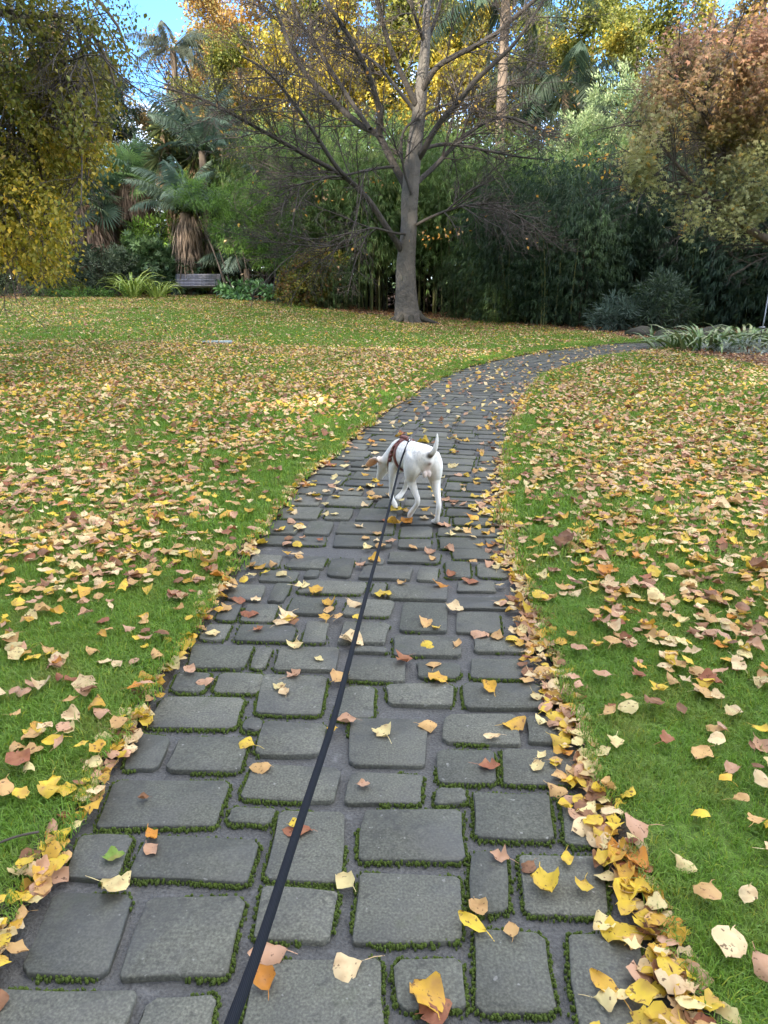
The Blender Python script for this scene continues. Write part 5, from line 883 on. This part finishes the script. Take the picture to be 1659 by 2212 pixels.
# leash: a flat strap sagging from the ring to the walker's hand, below the frame
ring_w = DO + Matrix.Rotation(YAW, 3, 'Z') @ rp
def cpt(px, py, dep): cx = (px - 829.5) / FPX; cy = -(py - 1106) / FPX; return Vector((cx * dep, dep * (cos(PITCH) + cy * sin(PITCH)), EYE + dep * (-sin(PITCH) + cy * cos(PITCH))))
lp = [ring_w + Vector((0, 0, .004)), cpt(867, 990, 4.6), cpt(856, 1035, 4.4), cpt(845, 1080, 4.15), cpt(820, 1180, 3.5), cpt(790, 1290, 2.8), cpt(755, 1425, 2.2), cpt(720, 1560, 1.8), cpt(680, 1680, 1.56), cpt(640, 1800, 1.38), cpt(560, 2050, 1.1), cpt(500, 2212, .93), Vector((-.2, .45, .72)), Vector((-.17, .36, .86))]
P = smooth(lp, 5); T = nrm(np.gradient(P, axis=0)); view = nrm(P - np.array([0, 0, EYE])); tw_ = np.linspace(.9, .25, len(P))[:, None]
W = nrm(np.cross(T, view)); B = nrm(np.cross(W, T)); W = nrm(W * np.cos(tw_) + B * np.sin(tw_)) * .0085; Nn = nrm(np.cross(W, T)) * .0008; n = len(P); V = np.stack([P - W - Nn, P + W - Nn, P + W + Nn, P - W + Nn], 1).reshape(-1, 3)
i = np.arange(n - 1)[:, None] * 4; j = np.arange(4)[None]; k = (j + 1) % 4; m = MB(); m.addm(V, [np.stack([i + j, i + k, i + 4 + k, i + 4 + j], -1).reshape(-1, 4), [(3, 2, 1, 0), (4 * n - 4, 4 * n - 3, 4 * n - 2, 4 * n - 1)]])
M = Mat('navy_webbing'); wv = M.n('ShaderNodeTexWave'); wv.inputs['Scale'].default_value = 160; M.l(M.pos(), wv.inputs['Vector']); M.base(M.mixc(wv.outputs['Fac'], (.005, .007, .011), (.014, .017, .024))); M.rough(.85); M.p.inputs['Specular IOR Level'].default_value = .15; M.bump(wv.outputs['Fac'], .3, .001)
leash = m.obj('leash', M.m); tag(leash, 'long dark navy strap leash running from the dog harness down the path', 'leash')
m = MB(); m.tube([lp[0], lp[0] + (lp[1] - lp[0]).normalized() * .035], .004, 6, None, True); m.obj('clip', STEEL, leash, True)

# ------------------------------------------------------------------ fallen leaves
def leaf_shape(seed, prof, nose, curl, bend, stalk=.35):
    """a leaf of length 1 lying along x: profile of half widths, curled edges, short stalk"""
    r = np.random.RandomState(seed); n = len(prof); t = np.linspace(0, 1, n); w = np.array(prof); V = []; curl *= .38; bend *= .4
    for i in range(n):
        zc = bend * (t[i] - .4) ** 2 + .03 * r.normal(); 
        for s in (-1, -.5, 0, .5, 1):
            j = 1 + .1 * r.normal() if abs(s) == 1 else 1; V.append((t[i] + nose * abs(s) * (1 - t[i]) + .02 * r.normal() * abs(s), s * w[i] * j, zc + curl * (s * w[i] * 2) ** 2 * (1 + .5 * r.normal()) + .035 * r.normal() * abs(s)))
    F = [(5 * i + k, 5 * i + k + 1, 5 * i + k + 6, 5 * i + k + 5) for i in range(n - 1) for k in range(4)]; b = len(V)
    V += [(0, -.012, V[2][2]), (0, .012, V[2][2]), (-stalk * .5, .05 - .01, .03), (-stalk * .5, .07, .03), (-stalk, .12, .0), (-stalk, .138, .0)]; F += [(b, b + 1, b + 3, b + 2), (b + 2, b + 3, b + 5, b + 4)]; return np.array(V, float), np.array(F)
OV = [.02, .24, .36, .40, .36, .24, .03]; RD = [.05, .36, .46, .48, .42, .28, .06]; NO = [.03, .22, .38, .48, .52, .42, .16]; LG = [.02, .16, .23, .25, .22, .14, .02]; MPL = [.04, .2, .52, .26, .40, .16, .03]
SHP = [leaf_shape(1, OV, -.05, .5, .35), leaf_shape(2, OV, -.08, -.5, -.5), leaf_shape(3, RD, -.2, .45, .3), leaf_shape(4, RD, -.2, -.35, -.45), leaf_shape(5, NO, .12, .4, .3, .6), leaf_shape(6, NO, .12, -.3, -.3, .6), leaf_shape(7, OV, -.05, 1.1, .7), leaf_shape(8, LG, 0, 1.0, .9), leaf_shape(9, MPL, 0, .4, .4, .5), leaf_shape(10, RD, -.2, .9, -.7), leaf_shape(11, OV, -.05, -1.0, .5)]
FAR = [(np.array([(0, 0, 0), (.5, -.36, .12), (1, 0, .1), (.5, .36, .16)]), np.array([(0, 1, 2, 3)])), (np.array([(0, 0, .1), (.45, -.4, .0), (1, 0, .22), (.5, .36, -.02)]), np.array([(0, 1, 2, 3)]))]
LM = []
for V, F in SHP: m = MB(); m.add(V, F); LM.append(m.mesh('fallen_leaf', FALLEN, True))
PALC = dict(yellow=(.70, .50, .05), gold=(.62, .37, .045), pale=(.72, .60, .28), cream=(.74, .57, .32), tan=(.58, .36, .14), pinkish=(.54, .32, .2), brown=(.21, .10, .05), russet=(.30, .11, .055), green=(.20, .32, .05), orange=(.58, .24, .03))
rl = random.Random(17); made = 0
def put_leaf(x, y, z, size, shape, colname, label, group=None, tilt=.18):
    global made
    o = inst('fallen_leaf', LM[shape]); o.location = (x, y, z); o.rotation_euler = (rl.gauss(0, tilt), rl.gauss(0, tilt), rl.uniform(0, 6.28)); s = size * rl.uniform(.94, 1.06); o.scale = (s, s, s * rl.uniform(.8, 1.3)); c = PALC[colname]; q = rl.uniform(.85, 1.12); o.color = (c[0] * q, c[1] * q, c[2] * q, 1); made += 1
    return tag(o, label, 'leaf', group)
NAMED = [(215, 1912, 'pale', .085, 4, 'large pale yellow leaf with a long stalk on the path at lower left'), (230, 1858, 'green', .05, 2, 'small bright green leaf on a stone near the left path edge'), (320, 1797, 'orange', .06, 7, 'orange-brown folded leaf above a pinkish one at lower left of the path'), (318, 1832, 'pinkish', .05, 0, 'pinkish leaf just below the orange folded leaf at lower left'), (322, 1728, 'brown', .03, 6, 'tiny brown shred on the wide stone at the left of the path'),
 (668, 1797, 'russet', .075, 1, 'reddish-brown oval leaf right beside the leash'), (628, 1787, 'yellow', .035, 2, 'little yellow leaf peeking out left of the leash'), (762, 1922, 'pale', .06, 0, 'pale yellow leaf with dark veins in the joint right of the leash'), (616, 2062, 'pinkish', .085, 10, 'big crinkled pinkish-brown leaf at the bottom near the leash'), (788, 2080, 'cream', .075, 5, 'cream curled leaf on the big bottom stone'), (580, 2148, 'orange', .06, 6, 'glossy orange curled leaf near the bottom of the leash'),
 (940, 2185, 'gold', .08, 9, 'golden leaf in the little heap at the bottom centre'), (918, 2196, 'russet', .06, 3, 'russet leaf under the golden one at the bottom centre'), (1050, 2022, 'yellow', .075, 7, 'yellow dark-spotted leaf curled along a mossy joint at lower right'), (1108, 2032, 'tan', .045, 0, 'small tan leaf beside the spotted yellow curl at lower right'), (1025, 1955, 'tan', .048, 2, 'small round tan leaf at the foot of the tall narrow stone'), (1165, 1888, 'yellow', .085, 6, 'yellow brown-spotted leaf arched over a stone at right'), (1150, 1866, 'brown', .05, 1, 'brown leaf tucked behind the arched spotted leaf'),
 (1222, 1845, 'yellow', .06, 7, 'clear yellow narrow leaf right of the arched spotted one'), (1100, 1862, 'pinkish', .05, 8, 'ragged pinkish shred above the tall narrow stone'), (1345, 2170, 'gold', .09, 7, 'golden crescent-curled leaf at the bottom right of the path'), (838, 1598, 'pale', .068, 4, 'pale yellow notched leaf in the middle of the cracked row'), (775, 1700, 'pinkish', .034, 2, 'small round pinkish leaf alone on a middle stone'), (578, 1660, 'tan', .06, 3, 'tan round leaf left of the leash on a stone edge'), (553, 1615, 'yellow', .06, 5, 'yellow leaf lying in the joint left of the leash'),
 (1034, 1658, 'russet', .065, 8, 'ragged russet shred on the stone at right of centre'), (768, 1560, 'pinkish', .065, 6, 'pinkish curled leaf at the joint just right of the leash'), (906, 1569, 'tan', .065, 1, 'tan leaf lying across the thin stone at centre'), (718, 1573, 'gold', .045, 0, 'little gold leaf touching the right side of the leash'), (1088, 1572, 'gold', .085, 10, 'golden-brown leaf on the wet dark stone at right'), (1080, 1594, 'cream', .06, 7, 'cream folded leaf under the golden-brown one on the wet stone'), (320, 1571, 'yellow', .055, 2, 'yellow leaf at the corner of the left stones'),
 (618, 1506, 'cream', .05, 0, 'cream leaf low on the square stone left of centre'), (620, 1468, 'pinkish', .07, 8, 'flat pinkish leaf at the top of the square stone left of centre'), (600, 1493, 'pale', .045, 2, 'pale leaf left on the square stone left of centre'), (456, 1473, 'pinkish', .06, 3, 'pinkish round leaf between two left stones'), (725, 1475, 'tan', .075, 9, 'tan crumpled leaf partly under the leash'), (958, 1475, 'gold', .07, 2, 'round golden leaf in the joint right of centre'), (1066, 1502, 'gold', .07, 6, 'gold and brown leaf on the wide right stone'), (936, 1447, 'tan', .06, 5, 'tan leaf on the short stone right of centre'),
 (745, 1381, 'cream', .1, 9, 'big pale brown crumpled leaf next to the leash higher up'), (640, 1387, 'pale', .075, 4, 'pale fan-shaped leaf with a very long stalk'), (683, 1426, 'pale', .035, 2, 'tiny pale leaf under the fan-shaped one'), (883, 1422, 'russet', .08, 8, 'russet curled leaf in a joint right of the leash'), (918, 1392, 'yellow', .06, 3, 'yellow leaf on a stone right of centre'), (985, 1402, 'tan', .07, 7, 'thin tan curled leaf on a stone corner right of centre'), (840, 1287, 'yellow', .075, 2, 'yellow round leaf just right of the leash'), (773, 1333, 'yellow', .06, 0, 'yellow leaf touching the leash at mid path'),
 (680, 1284, 'gold', .07, 2, 'gold leaf on a stone left of the leash at mid path'), (708, 1300, 'gold', .075, 6, 'gold leaf next to a cream one left of the leash'), (752, 1301, 'cream', .09, 10, 'cream crumpled leaf left of the leash at mid path'), (630, 1327, 'cream', .1, 8, 'pale ragged lacy leaf left of mid path'), (552, 1329, 'russet', .075, 3, 'russet round leaf on a left stone at mid path'), (605, 1345, 'yellow', .085, 7, 'yellow folded leaf left of mid path'), (560, 1300, 'cream', .05, 2, 'cream leaf near the left edge at mid path'), (1048, 1376, 'pinkish', .08, 3, 'pinkish leaf near the right drift at mid path'),
 (866, 1132, 'gold', .10, 6, 'golden leaf in the heap behind the dog, nearest the leash'), (845, 1106, 'yellow', .11, 7, 'yellow leaf arched below the dog front paws'), (876, 1126, 'orange', .085, 2, 'orange-yellow leaf in the heap behind the dog, right one'), (850, 1125, 'russet', .08, 3, 'russet leaf lying left in the heap behind the dog'), (922, 958, 'yellow', .11, 9, 'bright yellow leaf clump on the path just beyond the dog rump')]
def zpath(x, y): return float(terr(x, y)) + .011
for px, py, cn_, s, sh, lab in NAMED: p = gnd(px, py); put_leaf(p.x, p.y, zpath(p.x, p.y), s, sh, cn_, lab, None, .06)
CN = ['yellow', 'gold', 'pale', 'cream', 'tan', 'pinkish', 'brown', 'russet', 'orange']; WT_L = [.13, .09, .1, .12, .21, .18, .1, .05, .02]; WT_D = [.2, .13, .16, .14, .14, .13, .06, .04, .02]
rw = np.random.RandomState(23)
bulkV = [[] for _ in SHP]; FB = MB(); FB2 = MB()
def bulk(mbq, shapes, x, y, z, size, col, tilt, flat=1.0):
    n = len(x); idx = rw.randint(0, len(shapes), n); a = rw.uniform(0, 6.28, n); tx = rw.normal(0, tilt, n); ty = rw.normal(0, tilt, n)
    for k, (V, F) in enumerate(shapes):
        s = idx == k; m_ = s.sum()
        if not m_: continue
        ca_, sa_ = np.cos(a[s])[:, None], np.sin(a[s])[:, None]; q = V[None] * size[s][:, None, None] * np.array([1, 1, flat]); q = q - q.mean(1, keepdims=True)
        zz = q[..., 2] + q[..., 0] * tx[s][:, None] + q[..., 1] * ty[s][:, None]; W_ = np.stack([q[..., 0] * ca_ - q[..., 1] * sa_ + x[s][:, None], q[..., 0] * sa_ + q[..., 1] * ca_ + y[s][:, None], zz + z[s][:, None]], -1)
        mbq.add(W_.reshape(-1, 3), (F[None] + (np.arange(m_) * len(V))[:, None, None]).reshape(-1, F.shape[1]), np.repeat(col[s], len(V), 0))
def cols(n, wts, jit=.18):
    c = np.array([PALC[k] for k in CN])[rw.choice(len(CN), n, p=np.array(wts) / sum(wts))]; return c * rw.uniform(1 - jit, 1 + jit, (n, 1))
# drifts along both path edges, scattered leaves on the path, and the lawns
LX, LY, LZ, LS_, LC, LT = [], [], [], [], [], []
def emit(x, y, z, s, c, t): LX.append(x); LY.append(y); LZ.append(z); LS_.append(s); LC.append(c); LT.append(np.full(len(x), t))
for sg, n, sd in ((1, 2900, .042), (-1, 1500, .024)):
    v = V0 + .5 + 17.5 * rw.rand(n) ** 1.5; dens = vnoise(v * 1.9 + sg * 9, v * .3); k = rw.rand(n) < (.35 + 1.0 * dens); v = v[k]; off = np.abs(rw.normal(0, sd, len(v))) * (1.2 + .8 * (sg > 0) * (dens[k]))
    u = sg * (HW + .03 - off * (1.0 if sg > 0 else .9) + .02 * rw.normal(size=len(v))); X_ = np.array([xy(a, b) for a, b in zip(u, v)]); emit(X_[:, 0], X_[:, 1], terr(X_[:, 0], X_[:, 1]) + .012 + .035 * rw.rand(len(v)) * np.exp(-off / .08), rw.uniform(.032, .066, len(v)), cols(len(v), WT_D), 0 if sg > 0 else 1)
n = 1250; v = V0 + 2.9 + 16 * rw.rand(n) ** .9; u = rw.uniform(-HW, HW, n); u = np.where(rw.rand(n) < .3, HW * np.sign(u) * (1 - .35 * rw.rand(n) ** 2), u); k = rw.rand(n) < .35 + .9 * vnoise(v * .8, u * 2 + 30); u, v = u[k], v[k]
X_ = np.array([xy(a, b) for a, b in zip(u, v)]); emit(X_[:, 0], X_[:, 1], terr(X_[:, 0], X_[:, 1]) + .013, rw.uniform(.045, .08, len(u)), cols(len(u), WT_D), 2)
def lawn(y0, y1, dens):
    n = int((.5 * (y1 ** 2 - y0 ** 2) * 1.2 + 3 * (y1 - y0)) * dens); y = np.sqrt(rw.uniform(y0 * y0, y1 * y1, n)); x = rw.uniform(-1, 1, n) * (.6 * y + 1.5); U_, _ = uv(x, y); a = np.abs(U_) - HW
    p = np.where(U_ < 0, SS(.0, .9, a) * .75 + .16, SS(.0, .55, a) * .8 + .18) * (.35 + 1.3 * vnoise(x * 1.3, y * 1.3) ** 1.2) * (.55 + .9 * vnoise(x * .4 + 3, y * .3 + 8))
    p *= np.where(U_ > 0, .62 + .38 * SS(1.6, 3.4, y), .8 + .2 * SS(1.4, 3.0, y)); p = p + .12 * (1 - SS(3.2, 5.5, y)); p *= np.where((U_ < 0) & (y > 16), .62 + .5 * SS(21, 27, y), 1)
    inb = inpoly(x, y, BED) | inpoly(x, y, BED2); p = np.where(inb, .8, p); p = np.where((x > .2) & (y > 20) & (U_ < 0), np.maximum(p, .75), p); ok = (a > .015) & (rw.rand(n) < p); x, y, a, inb = x[ok], y[ok], a[ok], inb[ok]; n = len(x)
    c = cols(n, WT_L); br = inb | ((x > 1) & (y > 19.5 + .4 * (x < 4)) & (rw.rand(n) < .8)); c = np.where(br[:, None], cols(n, [.02, .04, .02, .06, .2, .2, .3, .25, .05]), c)
    emit(x, y, gz(x, y) + .03 + .024 * rw.rand(n), rw.uniform(.034, .076, n) * np.where(rw.rand(n) < .04, 1.5, 1), c, 3)
lawn(.5, 8, 310); lawn(8, 16, 330); lawn(16, 34, 190)
x = np.concatenate(LX); y = np.concatenate(LY); z = np.concatenate(LZ); s = np.concatenate(LS_); c = np.concatenate(LC); t = np.concatenate(LT)
zd = y * cos(PITCH) + (EYE - z) * sin(PITCH); sx_ = np.abs(x / zd) ; vy = (y * sin(PITCH) - (EYE - z) * cos(PITCH)) / zd; infr = (sx_ < 829 / FPX) & (np.abs(vy) < 1106 / FPX)
score = np.where(infr, s / zd, 0); top = np.argsort(-score)[:300 - made]; isel = np.zeros(len(x), bool); isel[top] = True
NAMEC = np.array([PALC[k] for k in CN]); WHERE = ['in the drift along the right edge of the path', 'in the drift along the left edge of the path', 'lying on the path stones', 'on the grass right of the path', 'on the grass left of the path']
for i in top:
    r_ = c[i] / c[i].max(); k = int(np.argmin(((NAMEC / NAMEC.max(1, keepdims=True) - r_) ** 2).sum(1) + .6 * (NAMEC.max(1) - c[i].max()) ** 2)); wi = int(t[i]); wi = (3 if uv(x[i:i + 1], y[i:i + 1])[0][0] > 0 else 4) if wi == 3 else wi
    put_leaf(x[i], y[i], z[i], s[i], rl.randrange(len(SHP)), CN[k], '%s fallen leaf %s' % (CN[k] if CN[k] not in ('cream', 'pale') else CN[k] + ' yellow' if CN[k] == 'pale' else 'cream coloured', WHERE[wi]), 'fallen leaves ' + WHERE[wi], .2)
nr = ~isel & (zd < 7.5); bulk(FB, SHP, x[nr], y[nr], z[nr], s[nr], c[nr], .16); fr = ~isel & ~nr; FRSH = [SHP[0], SHP[3]]
mid = fr & (zd < 11); bulk(FB2, FAR, x[fr & ~mid], y[fr & ~mid], z[fr & ~mid] + .01, s[fr & ~mid], c[fr & ~mid], .35)
MID = [(V[[0, 10, 14, 20, 24, 32, 12, 22]], np.array([(0, 1, 6, 6), ])) for V, F in SHP[:1]]
def lowpoly(V): return V[[2, 15, 17, 19, 32, 7, 27]], np.array([(0, 1, 2), (0, 2, 3), (1, 4, 2), (2, 4, 3)])
bulk(FB, [lowpoly(SHP[k][0]) for k in (0, 2, 3, 5, 6, 10)], x[mid], y[mid], z[mid] + .01, s[mid], c[mid], .35)
kind(FB.obj('fallen_leaves', FALLEN), 'stuff'); kind(FB2.obj('fallen_leaves', FALLEN), 'stuff')
